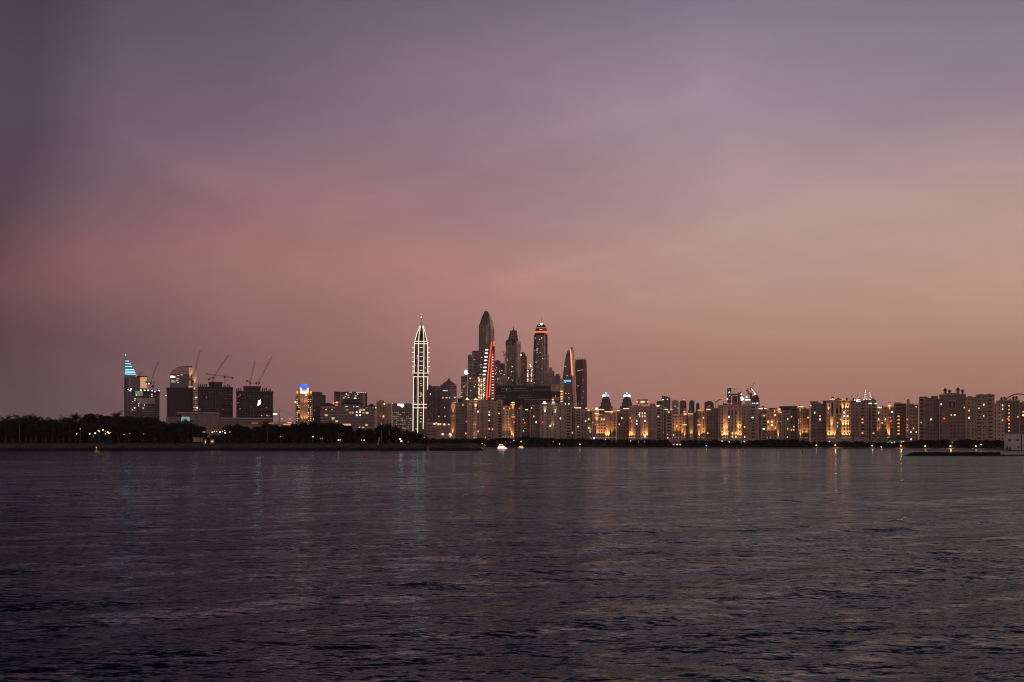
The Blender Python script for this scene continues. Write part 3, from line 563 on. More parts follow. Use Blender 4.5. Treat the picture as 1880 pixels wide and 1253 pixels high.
apartment('apartment_block', 'dark apartment block with four dark domed kiosks on its roof, tallest of the waterfront row', 1755, 890, 6.8,
  [(1686, 1695.6, 730.5, 4, [], [(1690.8, 4.6)], SB), (1695.6, 1724.4, 731.5, 3, [1703.6, 1709, 1714.6, 1722], [], SB), (1724.4, 1773.4, 724, 0, [1728, 1746.4, 1752.6, 1760, 1766, 1770.4], [], SB), (1773.4, 1792, 729.5, 2.5, [1779, 1785.4], [], S),
   (1792, 1811.4, 726, 1, [1805.6], [(1797.6, 7)], S), (1811.4, 1825, 725.6, 0, [], [(1817.6, 8)], S)], G1,
  arch=[(1744.6, 742.5, 4, 13, 0, 'interior_dark'), (1751.8, 742.5, 4, 13, 0, 'interior_dark')],
  cups=[(1735.2, 711, 11.5, 2, 'dome_brown', None, 5.6), (1743.4, 713.6, 9, 9, 'dome_brown', None, 5), (1758.8, 710.4, 12, 2, 'dome_brown', None, 5.6), (1767.2, 713.4, 9.6, 9, 'dome_brown', None, 5)],
  roofs=[(1686.4, 1701.6, 727, 'stone_brown_shade'), (1709, 1721, 726.4, 'stone_brown_shade'), (1738, 1756, 721.5, 'stone_brown_shade'), (1792.6, 1822, 725, 'stone')],
  lit=[(1690.8, 774, 'a'), (1695, 774, 'w'), (1709, 767.4, 'w'), (1746.4, 760, 'd'), (1752.6, 760, 'w'), (1746.4, 793, 'a'), (1746.4, 800, 'w'), (1752.6, 780, 'g'), (1805.6, 747, 'w'), (1815, 747, 'd'), (1797, 753, 'a'), (1815, 787, 'a'), (1779, 800, 'a')], red=[(1733.6, 768.7)])
apartment('apartment_wing', 'lighter low wing with three columns of square windows, next to the four-kiosk block', 1834.5, 890, 6.8,
  [(1825.2, 1844.4, 740.4, 2, [1827.6, 1834.4, 1840.6], [], P_)], G2, lit=[(1840.6, 747, 'w'), (1840.6, 753.5, 'a'), (1840.6, 773.5, 'd')])
apartment('apartment_block', 'dark apartment block with two pairs of roof kiosks, directly behind the small white building', 1884, 950, 6.6,
  [(1828, 1846, 735.4, 8, [], [], SB), (1846, 1872, 734.6, 0, [1861.6, 1868.8], [(1852.8, 5.4)], SB), (1872, 1896, 738.5, 3, [1878.4, 1886], [], SB), (1896, 1940, 738, 2, [1902, 1910, 1918, 1926], [], SB)], G1,
  cups=[(1838, 727, 6.4, 9, 'dome_brown', None, 4.6), (1844, 726.6, 6.4, 9, 'dome_brown', None, 4.6), (1860.6, 726.6, 6.4, 2, 'dome_brown', None, 4.6), (1866, 726.2, 6.4, 2, 'dome_brown', None, 4.6)],
  lit=[(1852.8, y_, 'd') for y_ in (748, 751, 754, 757, 764, 767, 770, 777, 780, 783, 787, 790)], red=[(1850.5, 769)])
# ------------------------------------------------------------------ city towers
def crane(label, px, bt, D, mast_top, tip, back=None, m='steel_red', r=.42, lights=0, group='tower cranes over the building sites', base=None, tipdy=6, lm='e_pink'):
    """luffing crane: lattice mast on the roof, cab, raised lattice jib, short counter-jib with ballast"""
    b_ = B('tower_crane', label, 'crane', px, D, group, gz=wz(bt, D)); x = 0; z1 = b_.z(mast_top)
    def lattice(p, q, w, mbx):
        p, q = np.array(p, float), np.array(q, float); n = max(4, int(np.linalg.norm(q - p) / (w * 1.8))); d = (q - p) / np.linalg.norm(q - p)
        u = np.cross(d, (0, 1, 0)); u /= np.linalg.norm(u); v = np.cross(d, u)
        cs = [u * w / 2 + v * w / 2, u * w / 2 - v * w / 2, -u * w / 2 - v * w / 2, -u * w / 2 + v * w / 2]
        for c in cs: mbx.tube(p + c, q + c, r * .45, m, 4)
        for i in range(n):
            a, c = p + (q - p) * i / n, p + (q - p) * (i + 1) / n
            for k in range(4): mbx.tube(a + cs[k], c + cs[(k + 1) % 4], r * .22, m, 3)
    mb = MB(); lattice((0, 0, -.3), (0, 0, z1), 1.9, mb); b_.part('mast', mb)
    mb = MB(); t = (b_.x(tip[0]), tipdy, b_.z(tip[1])); lattice((0.4, 0, z1 + .5), t, 1.5, mb); j = b_.part('jib', mb)
    mb = MB(); s = -1 if tip[0] > px else 1
    if back is None: back = (px + s * 5, mast_top - 1)
    bk = (b_.x(back[0]), -.5, b_.z(back[1])); lattice((0, 0, z1), bk, 1.5, mb); b_.part('counter_jib', mb)
    mb = MB(); mb.box(bk[0] - 1.6, bk[0] + 1.6, -1.8, 1.0, bk[2] - 2.2, bk[2] + .2, 'concrete_dark'); b_.part('counterweight', mb)
    mb = MB(); mb.box(-s * 1.2 - 1.2, -s * 1.2 + 1.2, -2.6, -.9, z1 - 2.2, z1 + .4, m); mb.box(-s*1.2 - 1.0, -s*1.2 + 1.0, -2.68, -2.6, z1 - 1.2, z1 + .1, 'window_glass'); b_.part('cab', mb)
    mb = MB(); ax = s * 2.2; az_ = z1 + 8 * b_.kz * .6; mb.tube((0, 0, z1), (ax, 0, az_), .3, m); mb.tube((ax, 0, az_), t, .12, m, 3); mb.tube((ax, 0, az_), bk, .12, m, 3); b_.part('a_frame', mb)
    for i in range(lights):
        f = (i + .3) / lights; o = b_.unit('jib_lamp', lm, 0, 0, 0, 0, 0, parent=b_.o); o.location = (t[0] * f, t[1] * f - 1, z1 + (t[2] - z1) * f); o.scale = (1.15, .9, 1.15)
    return b_
def flatcrane(label, px, bt, D, mast_top, x0, x1, y0, y1, m='steel_red'):
    b_ = crane(label, px, bt, D, mast_top, (x0, y0), back=(x1, y1), m=m, tipdy=1); return b_

# --- sail-tipped tower with blue stripes, far left
b = B('sail_tower', 'slim grey tower with a glowing blue striped triangular sail tip, far left', 'tower', 244, 1900)
mb = MB(); b.wedge(mb, [(9999, 228, 240, 262, 6, 10, 34), (690, 228, 240, 262, 6, 10, 34)], 'concrete_pale'); b.fins(mb, 229, 238, 694, 9999, 5, 'grey_clad', y=2, dep=8, w=.9)
b.box(mb, 240, 256, 692, 720, -.6, 8, 'glass_grey'); b.part('wall', mb)
mb = MB(); mb.prismY([(b.x(228), b.z(690)), (b.x(250.5), b.z(690)), (b.x(241), b.z(675)), (b.x(233), b.z(659)), (b.x(229), b.z(659))], 2, 14, 'e_cyandim'); sail = b.part('sail', mb)
for py, x0, x1 in ((663.5, 230, 237), (668.5, 230, 240.5), (673.5, 229.5, 242.5), (678.7, 229.5, 246), (681.8, 229.5, 247.5), (684.4, 229.5, 248.5), (687.3, 229, 249.5)):
    mb = MB(); mb.box(b.x(x0), b.x(x1), 1.2, 2.1, b.z(py + .65), b.z(py - .65), 'e_cyanline'); mb.build('light_strip', sail)
antenna(b, 230.6, 652, 661, .5, 'steel_red', 6, 'e_lamp')
mb = MB(); b.box(mb, 256.5, 270.5, 691, 716, 4, 18, 'plaster_pink'); b.box(mb, 256.2, 270.8, 690, 691.4, 3.6, 18.4, 'roof_dark'); b.box(mb, 257.4, 269.8, 692.4, 712.5, 3.4, 4.1, 'e_glowpanel'); b.part('lift_house', mb)
mb = MB(); b.box(mb, 252, 255, 688, 713, 2, 5, 'plaster_pink'); mb.lathe(b.x(251.5), 3, [(2.4, b.z(694)), (2.8, b.z(690.5)), (1.4, b.z(688))], 'e_peach', 8); b.part('drum', mb)
# --- unfinished block in front of it
b = B('unfinished_block', 'unfinished concrete tower block ringed on top by bright white work lamps', 'building', 264, 1700)
mb = MB(); b.box(mb, 234, 293, 722, 9999, 2, 30, 'concrete'); b.box(mb, 252, 284, 731, 742, 1.2, 3, 'plaster_pink')
b.bands(mb, 233.5, 252, 722, 770, 11, 'concrete_pale', y=1.2, dep=1); b.bands(mb, 282, 293.6, 724, 770, 11, 'concrete_pale', y=1, dep=1.2); b.bands(mb, 254, 282, 745, 770, 8, 'concrete_pale', y=1.2, dep=1, th=.7)
b.fins(mb, 234, 242, 718, 780, 4, 'concrete_pale', y=.8, w=.8, dep=1.4); b.part('wall', mb)
mb = MB(); b.box(mb, 233.6, 293.6, 717.5, 722, 1.0, 31, 'concrete_dark'); b.fins(mb, 234, 293, 714, 718, 16, 'concrete_dark', y=1, w=.9, dep=1)
b.box(mb, 248, 262, 718, 727, .6, 1.0, 'e_dimgreen'); b.part('roof_formwork', mb)  # green panel: floodlit patch painted as a dim glow, not formwork
for px, py in ((235.5, 716), (239, 718), (240.6, 715), (258.5, 716.8), (265.5, 717), (272, 717), (279.5, 717.3), (285, 718.8), (279, 724), (279, 727.5), (250.7, 725.8), (247.5, 736), (248, 733), (247.2, 749.5), (254.5, 745.5), (262.7, 749.6), (292.5, 717), (243.3, 753), (265, 744), (254.8, 742), (243.5, 738), (273.5, 704.5)):
    o = b.unit('work_lamp', 'e_cool', px, py, 0, 0, .2); q = 1.6 if py < 722 or px in (247.2, 273.5) else .9; o.scale = (q * 1.2, .8, q)
crane('crane with a steep jib above the work-lamp-ringed block', 276, 717, 1705, 703, (290.5, 664), back=(269, 701))
crane('small crane stub behind the orange lift house', 255, 713, 1760, 692, (259.5, 682), back=(253, 691), r=.4)
crane('short crane mast between the lit roof lamps and the steep jib crane', 281, 717, 1722, 709, (283, 700), back=(279, 709), r=.5)
# --- tower with rounded glass top
b = B('round_topped_tower', 'tower with curved pale glass top and pinkish right side, behind a dark unfinished block', 'tower', 338, 1850, turn=-3)
mb = MB(); b.box(mb, 312, 347, 687, 9999, 2, 24, 'glass_grey'); b.bands(mb, 312, 347, 687, 740, 12, 'grey_clad', y=1.4, dep=1); b.part('wall', mb)
mb = MB(); mb.prismY([(b.x(x), b.z(y)) for x, y in ((312, 687.5), (346.5, 687.5), (346.5, 672.6), (332, 672.6), (325, 674.5), (318, 679), (313, 684))], 3, 24, 'plaster_pink'); b.part('roof', mb); mb = MB(); b.box(mb, 336, 352, 672.2, 673.6, 2, 20, 'roof_dark'); b.part('roof_edge', mb)
mb = MB(); mb.prismY([(b.x(x), b.z(y) if y < 2000 else 0) for x, y in ((346.6, 9999), (363.5, 9999), (363.5, 681), (360.5, 677), (356, 675), (346.6, 675))], 1, 24, 'plaster_sidelit'); b.bands(mb, 352, 363.6, 712, 752, 11, 'glass_dark', y=.4, dep=1, th=1.4); b.fins(mb, 352, 352, 688, 755, 1, 'glass_grey', w=3, y=.5, dep=1); b.part('side_wall', mb)
for px, py in ((349, 686), (357, 712), (359, 752), (350, 700)): uplight(b, px, py, 18, 26000, (1, .70, .52), -3.2, .5)
for px, py, w, h in ((317, 692.4, 9, 2.6), (327, 690, 4, 1), (317, 698.8, 6, 1), (325, 699, 5, 1), (318, 702, 8, 1.2), (327, 703, 3, 1), (333.5, 688.6, 3, 1.6), (315.5, 690, 5, .8), (326, 695.5, 6, .8)): b.unit('lit_window', 'e_office' if h < 2 else 'e_cool', px, py, w, h, 1.2)
for px, py, w, k in ((349, 703, 3, 'e_peach'), (350, 710.5, 8, 'e_soft'), (357, 713.5, 3, 'e_soft'), (360, 730, 3, 'e_white'), (363, 749, 3, 'e_lampwhite'), (357, 748, 3, 'e_soft')): b.unit('work_lamp', k, px, py, w, 1.6 if k != 'e_lampwhite' else 3, -.6)
crane('crane leaning over the curved glass tower top', 353.5, 752, 1790, 700, (367.5, 643), back=(348, 696))
b = B('unfinished_block', 'dark unfinished block standing in front of the curved-top tower', 'building', 330, 1650)
mb = MB(); b.loft(mb, [(9999, 307, 354, 1, 26), (718, 306, 355, 1, 26), (713, 304.5, 355.5, 0, 27)], 'concrete_dark', .12); b.fins(mb, 308, 353, 716, 770, 13, 'concrete', y=.3, w=.8, dep=1); b.bands(mb, 308, 353, 716, 770, 13, 'concrete_dark', y=.5, th=.6, dep=1); b.part('wall', mb)
b.fins(mb := MB(), 305, 355, 711.4, 714, 18, 'concrete_dark', y=.2, w=.9, dep=1); b.part('column_starter', mb)
for px, py in ((306, 766.5), (305, 727)): b.unit('work_lamp', 'e_warm', px, py, 1.6, 1.6, -.4)
def uncompleted(lab, c, D, x0, x1, top, core, seed, patch=None, gap=None):
    b_ = B('unfinished_block', lab, 'building', c, D)
    mb_ = MB(); b_.box(mb_, x0 + 1, x1 - 1, top + 2, 9999, 3, 26, 'concrete_dark')
    n = int((768 - top) / 3.9)
    b_.bands(mb_, x0, x1, top, 774, n, 'concrete', y=.4, dep=27, th=1.0); b_.fins(mb_, x0 + .5, x1 - .5, top + 1, 9999, int((x1 - x0) / 4.6), 'concrete', y=.8, w=1.1, dep=1.6)
    rg = random.Random(seed + 40)
    for k in range(16):      # shuttering and safety screens left on some bays
        px = rg.uniform(x0 + 2, x1 - 7); py = top + 6 + 3.9 * rg.randrange(n - 2); b_.box(mb_, px, px + rg.uniform(2, 6), py, py + 2.4, .7, 1.2, rg.choice(['concrete', 'concrete_pale', 'interior_dark', 'stone_brown_shade']))
    b_.part('wall', mb_)
    mb_ = MB(); hx = x0 + (x1 - x0) * (.62 if seed == 3 else .22); b_.box(mb_, hx, hx + 1.6, top - 3, 9999, -1.4, .2, 'steel_red'); b_.part('hoist', mb_)
    mb_ = MB(); cx0, cx1, ct = core; b_.box(mb_, cx0, cx1, ct, top + 6, 6, 20, 'concrete_dark'); b_.box(mb_, cx0 - 1, cx1 + 1, ct, ct + 1.4, 5, 21, 'concrete'); b_.part('core', mb_)
    rg = random.Random(seed)
    mb_ = MB()
    for i in range(int((x1 - x0) / 3.6)):
        px = x0 + 1 + i * 3.6
        if cx0 - 2 < px < cx1 + 2: continue
        b_.box(mb_, px - 1.1, px + 1.0, top - rg.uniform(1.5, 5), top + 2, 1.2, 4.6, 'concrete_dark'); 
    b_.box(mb_, x0 - .8, x1 + .8, top + 2.4, top + 4.2, .2, 27.4, 'concrete_dark'); b_.part('column_starter', mb_)
    return b_
b = uncompleted('unfinished concrete block with a flat crane and a raised crane over its dark core', 396, 1650, 363.5, 427.5, 709, (383.5, 408, 701), 3)
for px, py in ((379, 730), (423, 724), (409, 752), (425, 741), (367, 752)): b.unit('work_lamp', 'e_soft', px, py, 1.2, 1.2, -.2)
crane('crane with a long raised jib on the core of the block beside the curved-top tower', 391, 701, 1655, 694, (420.5, 650.5), back=(383.5, 696))
flatcrane('flat-jib crane with a level arm on the same block as a raised crane', 413.5, 709, 1658, 692, 378, 427, 687.5, 693)
b = uncompleted('unfinished concrete block with one bright white opening and two raised cranes', 467, 1650, 434, 501.5, 717, (447, 478.5, 709), 5)
mb = MB(); mb.prismY([(b.x(473), b.z(745)), (b.x(477.5), b.z(743)), (b.x(479), b.z(734)), (b.x(474.5), b.z(735.5))], .1, .9, 'e_lampwhite'); b.part('lit_opening', mb)
for px, py in ((438, 729), (441, 726), (441, 751), (480, 763), (490, 762), (494, 764), (437, 740), (489, 749)): b.unit('work_lamp', 'e_soft', px, py, 1.2, 1.2, -.2)
crane('crane with a nearly upright jib on the block with the white opening', 459, 709, 1655, 703, (468, 662.5), back=(453, 699))
crane('crane leaning right from the block with the white opening, longest of its jibs', 474.5, 709, 1660, 703, (499.5, 654), back=(470.5, 703))
# --- long low pale building with flat white roofs
b = B('long_low_building', 'long low building with a thin pale roof edge stretching below the cranes', 'building', 420, 1250)
mb = MB(); b.box(mb, 306, 334, 766, 9999, 8, 40, 'mall_wall'); b.box(mb, 334, 400.8, 761, 9999, 0, 60, 'mall_wall'); b.box(mb, 401.2, 500, 770, 9999, 4, 60, 'mall_wall'); b.box(mb, 500.4, 541, 775, 9999, 2, 50, 'plaster_pink'); b.fins(mb, 340, 398, 765, 9999, 6, 'grey_clad', y=-.3, w=.5)
b.bands(mb, 482, 541, 776, 792, 4, 'trim', y=.4, th=.8, dep=3); b.part('wall', mb)
mb = MB(); b.box(mb, 326, 402, 758.4, 759.8, -3, 62, 'plaster_white'); b.box(mb, 330, 396, 754.5, 758, 20, 50, 'concrete_dark'); b.box(mb, 400, 501, 767.2, 768.6, 1, 62, 'plaster_white'); b.box(mb, 401, 482, 773, 774, .5, 5, 'plaster_pink'); b.part('roof', mb)
for px, py, w, k in ((506, 760, 8, 'e_white'), (468, 777, 12, 'e_peach'), (497, 777, 14, 'e_peach'), (533, 776, 7, 'e_amber'), (528, 779, 14, 'e_soft'), (519, 769, 2, 'e_amber'), (534, 769, 2, 'e_amber'), (481, 763, 2, 'e_soft'), (491, 763, 2, 'e_soft')): b.unit('lit_window', k, px, py, w, 1.4, -3.4 if px < 480 else -1)
b = B('lit_archway', 'pale blue-white floodlit archway canopy standing above the dark trees', 'arch', 341, 1100)
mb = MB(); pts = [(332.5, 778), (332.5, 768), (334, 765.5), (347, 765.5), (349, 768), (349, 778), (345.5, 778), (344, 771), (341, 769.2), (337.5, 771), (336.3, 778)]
mb.prismY([(b.x(x), b.z(y)) for x, y in pts], 0, 4, 'e_bluearch'); b.part('canopy', mb)  # floodlight on the canopy is put in as emission of its surface
mb = MB(); b.box(mb, 332.6, 336, 777, 9999, .5, 3, 'steel_white'); b.box(mb, 346, 348.8, 777, 9999, .5, 3, 'steel_white'); b.part('support', mb)
b = B('lattice_mast', 'thin mast with stay wires right of the long low building', 'mast', 512.5, 1240)
mb = MB(); b.tb(mb, (512.5, 812), (512.5, 750), 0, .7, 'steel_red', 5, r2=.3); b.tb(mb, (512.5, 752), (478, 768), 0, .1, 'steel_dark', 3); b.tb(mb, (512.5, 752), (541, 764), 0, .1, 'steel_dark', 3); b.part('mast', mb)
mb = MB(); b.box(mb, 510.8, 514.4, 772, 792, -1, 1, 'plaster_pink'); b.part('shaft', mb)
# --- domed hotel tower
b = B('domed_tower', 'orange-lit hotel tower crowned by a glowing blue dome', 'tower', 558, 1500)
mb = MB(); b.loft(mb, [(9999, 542.5, 574, 0, 26), (727, 542.5, 574, 0, 26), (724, 545, 571.5, 2, 24), (715, 547, 569.5, 3, 23)], 'stone', .3)
b.fins(mb, 551.5, 565, 724, 9999, 5, 'trim', y=-.8, w=1.0, dep=1.4); b.bands(mb, 543.5, 551, 735, 776, 12, 'window_glass', y=1.0, th=1.4, dep=4); b.bands(mb, 565.5, 573, 727, 776, 14, 'window_glass', y=1.0, th=1.4, dep=4); b.part('wall', mb)
mb = MB(); x = b.x(558.3); mb.lathe(x, 13, [(6.4, b.z(716)), (6.6, b.z(712.5)), (6.4, b.z(709)), (5.2, b.z(706.5)), (3.2, b.z(704.6)), (.2, b.z(703.4))], 'e_blue', 12); dome = b.part('dome', mb)
rg = random.Random(8); mb = MB()
for i in range(26):
    a = -math.pi * rg.random(); hh = rg.random(); rr_ = 6.5 * math.sqrt(1 - (hh * .85) ** 2); z = b.z(712.5) + hh * (b.z(704.8) - b.z(712.5)); mb.box(x + rr_ * math.cos(a) - .3, x + rr_ * math.cos(a) + .3, 13 + rr_ * math.sin(a) - .3, 13 + rr_ * math.sin(a) + .1, z - .3, z + .3, 'e_bluepale')
mb.build('dome_lamp', dome)
mb = MB(); b.box(mb, 551.5, 565.5, 715.5, 722.5, 2.2, 3.6, 'e_soft'); b.box(mb, 551, 553.5, 712.5, 722.5, 1.9, 3.2, 'e_warm'); b.box(mb, 563.5, 566.5, 712.5, 722.5, 1.9, 3.2, 'e_warm'); b.box(mb, 554, 563, 719.5, 722.5, 1.4, 2.4, 'e_white'); b.box(mb, 544.6, 547, 718, 722.5, 2.5, 4, 'e_amber'); b.box(mb, 570, 572.4, 718, 722.5, 2.5, 4, 'e_amber'); b.part('crown', mb)
for k in range(12):
    for px in (545.6, 548.8, 566.6, 570.4): 
        if b.rng.random() < .72: b.unit('lit_window', b.rng.choice(['e_amber', 'e_soft', 'e_amber', 'e_warm']), px, 734 + k * 3.5, 1.6, 1.6, -.5)
for px in (546, 554, 559, 563, 571): uplight(b, px, 775, 18, 20000, A_, -2.4); uplight(b, px, 745, 18, 12000, (1, .42, .14), -2.4)
b.unit('lit_window', 'e_white', 542.5, 738.5, 2.2, 2.6, -.8); b.unit('lit_window', 'e_warm', 562, 726, 3, 2, -1)
# --- grey slabs
b = B('grey_tower', 'plain dark grey slab tower with no lights, right behind the blue-domed hotel', 'tower', 582, 1700)
mb = MB(); b.box(mb, 571, 592, 720.5, 9999, 0, 30, 'grey_clad'); b.box(mb, 574, 589, 719.5, 720.5, 2, 26, 'grey_clad'); b.bands(mb, 571, 592, 724, 790, 16, 'concrete', y=-.15, th=.5); b.part('wall', mb)
b = B('grey_tower', 'narrow grey slab stepped just lower beside the unlit slab tower', 'tower', 594, 1760)
mb = MB(); b.box(mb, 592, 598, 725.5, 9999, 0, 26, 'grey_clad'); b.bands(mb, 592, 598, 728, 790, 16, 'concrete', y=-.15, th=.5); b.part('wall', mb)
b = B('grey_tower', 'low dark block with ribbed front between the domed hotel and the pyramid-roofed offices', 'building', 583, 1420)
mb = MB(); b.box(mb, 577, 590, 747, 9999, 0, 26, 'concrete'); b.fins(mb, 577.5, 589.5, 748, 9999, 8, 'concrete_dark'); b.part('wall', mb); b.unit('lit_window', 'e_white', 577.6, 753.6, 1, 1); b.unit('lit_window', 'e_soft', 575.5, 770, 1, 4)
# --- tower behind the offices
b = B('office_tower', 'wide dark office tower behind the pyramid roofs, with a row of lights along its top', 'tower', 643, 1650)
mb = MB(); b.box(mb, 613.5, 624.4, 721, 9999, 2, 28, 'grey_clad'); b.box(mb, 624.6, 672, 722, 9999, 0, 30, 'glass_dark'); b.bands(mb, 613, 624, 723, 760, 11, 'concrete_pale', y=1.6, th=.4); b.bands(mb, 626, 672, 723, 756, 9, 'glass_grey', y=-.2, th=.4); b.fins(mb, 625.2, 625.2, 720, 750, 1, 'plaster_pink', w=1.4); b.box(mb, 614, 673, 719.6, 721.4, -.4, 30, 'grey_clad')
mb.lathe(b.x(665), 3, [(8, b.z(748)), (8, b.z(722.5))], 'glass_dark', 14); b.part('wall', mb)
for px in (642, 645, 655, 658, 661, 664, 667, 670.5): b.unit('roof_lamp', 'e_soft', px, 720.8, 2.2, 1.8, -.8)
mb = MB(); b.tb(mb, (665, 719.6), (665, 713), 3, .2, 'steel_dark'); b.tb(mb, (669, 719.6), (669, 712), 3, .2, 'steel_dark'); b.part('antenna', mb)
for px, py, w, k in ((652, 731.6, 4, 'e_white'), (636, 724, 2, 'e_white'), (631, 731, 3, 'e_office'), (668.5, 732, 2, 'e_white'), (666, 734, 2, 'e_office'), (653, 727, 3, 'e_office'), (634, 728.5, 2, 'e_office'), (639, 726, 2, 'e_office'), (640, 730, 3, 'e_office'), (657, 724, 1.6, 'e_white'), (618.6, 739.6, 4, 'e_white'), (613, 740.5, 2.2, 'e_red'), (618, 744.4, 4, 'e_red')): b.unit('lit_window', k, px, py, w, 1.5, -.9)
# --- office complex with pyramid roofs
b = B('office_complex', 'broad dark office complex with pale floor lines and dark pyramid roofs at both ends', 'building', 638, 1350)
mb = MB(); b.box(mb, 588.5, 688.6, 749, 9999, 0, 50, 'glass_dark'); b.box(mb, 627, 667.4, 741.4, 750, 2, 40, 'glass_dark'); b.box(mb, 590, 616, 746, 749.5, 1, 20, 'plaster_pink'); b.box(mb, 676, 689.5, 746, 749.5, 1, 20, 'plaster_pink'); b.box(mb, 687.8, 690.6, 748, 9999, -.5, 50, 'plaster_pink')
for py in (749.6, 755.6, 761.6, 767.4, 773, 779, 784.6): mb.box(b.x(588), b.x(688.8), -.5, .2, b.z(py + .45), b.z(py - .45), 'concrete_pale')
b.fins(mb, 592, 686, 750, 9999, 24, 'glass_grey', y=-.15, w=.25); b.part('wall', mb)
def pyr(mb_, b_, x0, x1, eave, top, y0, y1, m, t_=.06):
    a, c = b_.x(x0), b_.x(x1); w = (c - a) * t_; mb_.loft([[(a, y0, b_.z(eave)), (c, y0, b_.z(eave)), (c, y1, b_.z(eave)), (a, y1, b_.z(eave))], [((a+c)/2 - w, (y0+y1)/2 - .4, b_.z(top)), ((a+c)/2 + w, (y0+y1)/2 - .4, b_.z(top)), ((a+c)/2 + w, (y0+y1)/2 + .4, b_.z(top)), ((a+c)/2 - w, (y0+y1)/2 + .4, b_.z(top))]], m)
for x0, x1, e, t_ in ((588, 616.5, 745.8, 739.5), (674, 690.5, 746, 740.8)):
    mb = MB(); pyr(mb, b, x0, x1, e, t_, -1, 22, 'roof_dark'); b.part('roof', mb)
mb = MB(); pyr(mb, b, 629, 664, 740.6, 732, 0, 34, 'roof_dark', .3); b.box(mb, 626.5, 667.8, 740.6, 742.4, 0, 36, 'roof_dark'); b.box(mb, 631, 662, 737, 738, -.4, 30, 'glass_dark'); b.part('roof', mb)
for px, py, w, h, k in ((599, 752.5, 3, 2, 'e_soft'), (609.5, 752.5, 2, 2, 'e_greenish'), (599, 763, 5, 3, 'e_soft'), (611.6, 768.6, 5, 4, 'e_soft'), (618, 774, 5, 3, 'e_soft'), (631, 780, 5, 3, 'e_soft'), (637, 780, 6, 3, 'e_soft'), (642.4, 780, 4, 3, 'e_soft'), (673, 780.6, 4, 3.4, 'e_soft'), (666.6, 785, 4.4, 2, 'e_soft'), (660, 784.6, 3, 1.4, 'e_amber'), (636, 746.6, 6, 1.4, 'e_greenish'), (649.6, 746.8, 2, 2, 'e_greenish'), (656, 746.8, 5, 1.4, 'e_greenish'), (643, 757.8, 5, 3, 'e_peach'), (637, 752.6, 5, 2, 'e_peach'), (648, 758, 2, 3, 'e_soft'), (655, 757.2, 2.2, 2.2, 'e_white'), (661, 757.2, 2.2, 2.2, 'e_white'), (655, 762.7, 2.2, 2.2, 'e_white'), (661, 762.7, 2.2, 2.2, 'e_white'), (662, 753, 6, 2.2, 'e_soft'), (668, 752.6, 4, 3, 'e_soft'), (667, 758.4, 4, 1.6, 'e_soft'), (674, 758.4, 5, 3, 'e_office'), (690, 748.6, 2, 2, 'e_warm')): b.unit('lit_window', k, px, py, w, h, -.6, .3)
# --- pale stepped tower and glass office
b = B('stepped_tower', 'pale pinkish stepped tower between the pyramid-roofed offices and the glass office block', 'tower', 704, 1500)
mb = MB(); b.box(mb, 691, 705.5, 737, 9999, 2, 28, 'stone'); b.box(mb, 705.7, 719, 741, 9999, 0, 28, 'plaster_pink'); b.box(mb, 696, 704, 735, 738, 6, 20, 'stone_brown_shade'); b.fins(mb, 692, 704, 739, 9999, 5, 'stone_brown_shade', y=1.6, w=.8); b.fins(mb, 707, 711, 743, 9999, 2, 'stone_brown_shade', y=-.4, w=1); b.bands(mb, 713, 718, 744, 790, 12, 'stone_brown_shade', y=-.3, th=1); b.part('wall', mb)
for px, py, k, w in ((705.4, 742.2, 'e_lamp', 1.6), (720, 741.6, 'e_warm', 1.2), (704, 765, 'e_lamporange', 2.2), (700, 779, 'e_soft', 2), (698, 764, 'e_red', 1)): b.unit('lit_window', k, px, py, w, w, -1)
b = B('glass_office', 'dark glass office block with a white rooftop sign and many lit office floors', 'building', 738, 1400)
mb = MB(); b.box(mb, 719.8, 756.6, 742.5, 9999, 0, 34, 'glass_dark'); b.box(mb, 721, 755, 741, 742.6, 2, 30, 'roof_dark'); b.bands(mb, 719.5, 756.8, 756, 796, 11, 'grey_clad', y=-.5, th=.7, dep=.6); b.fins(mb, 722, 733, 756, 9999, 4, 'grey_clad', y=-.6, w=.5); b.part('wall', mb)
mb = MB(); mb.prismY([(b.x(x), b.z(y)) for x, y in ((729.5, 742), (741, 742), (742, 744), (741.4, 747), (738, 748.6), (735.8, 746.4), (730.2, 745.2))], -.9, -.3, 'e_cool'); b.part('roof_sign', mb)
for r_ in range(10):
    for px in np.arange(721.5, 755, 3.6):
        if b.rng.random() < (.78 if r_ in (0, 3, 4, 7, 8) else .55): b.unit('lit_window', b.rng.choice(['e_office', 'e_office', 'e_soft', 'e_dimoffice']), px + b.rng.uniform(-.6, .6), 757.8 + r_ * 3.62, b.rng.uniform(1.6, 3.6), 1.5, -.15, .3)
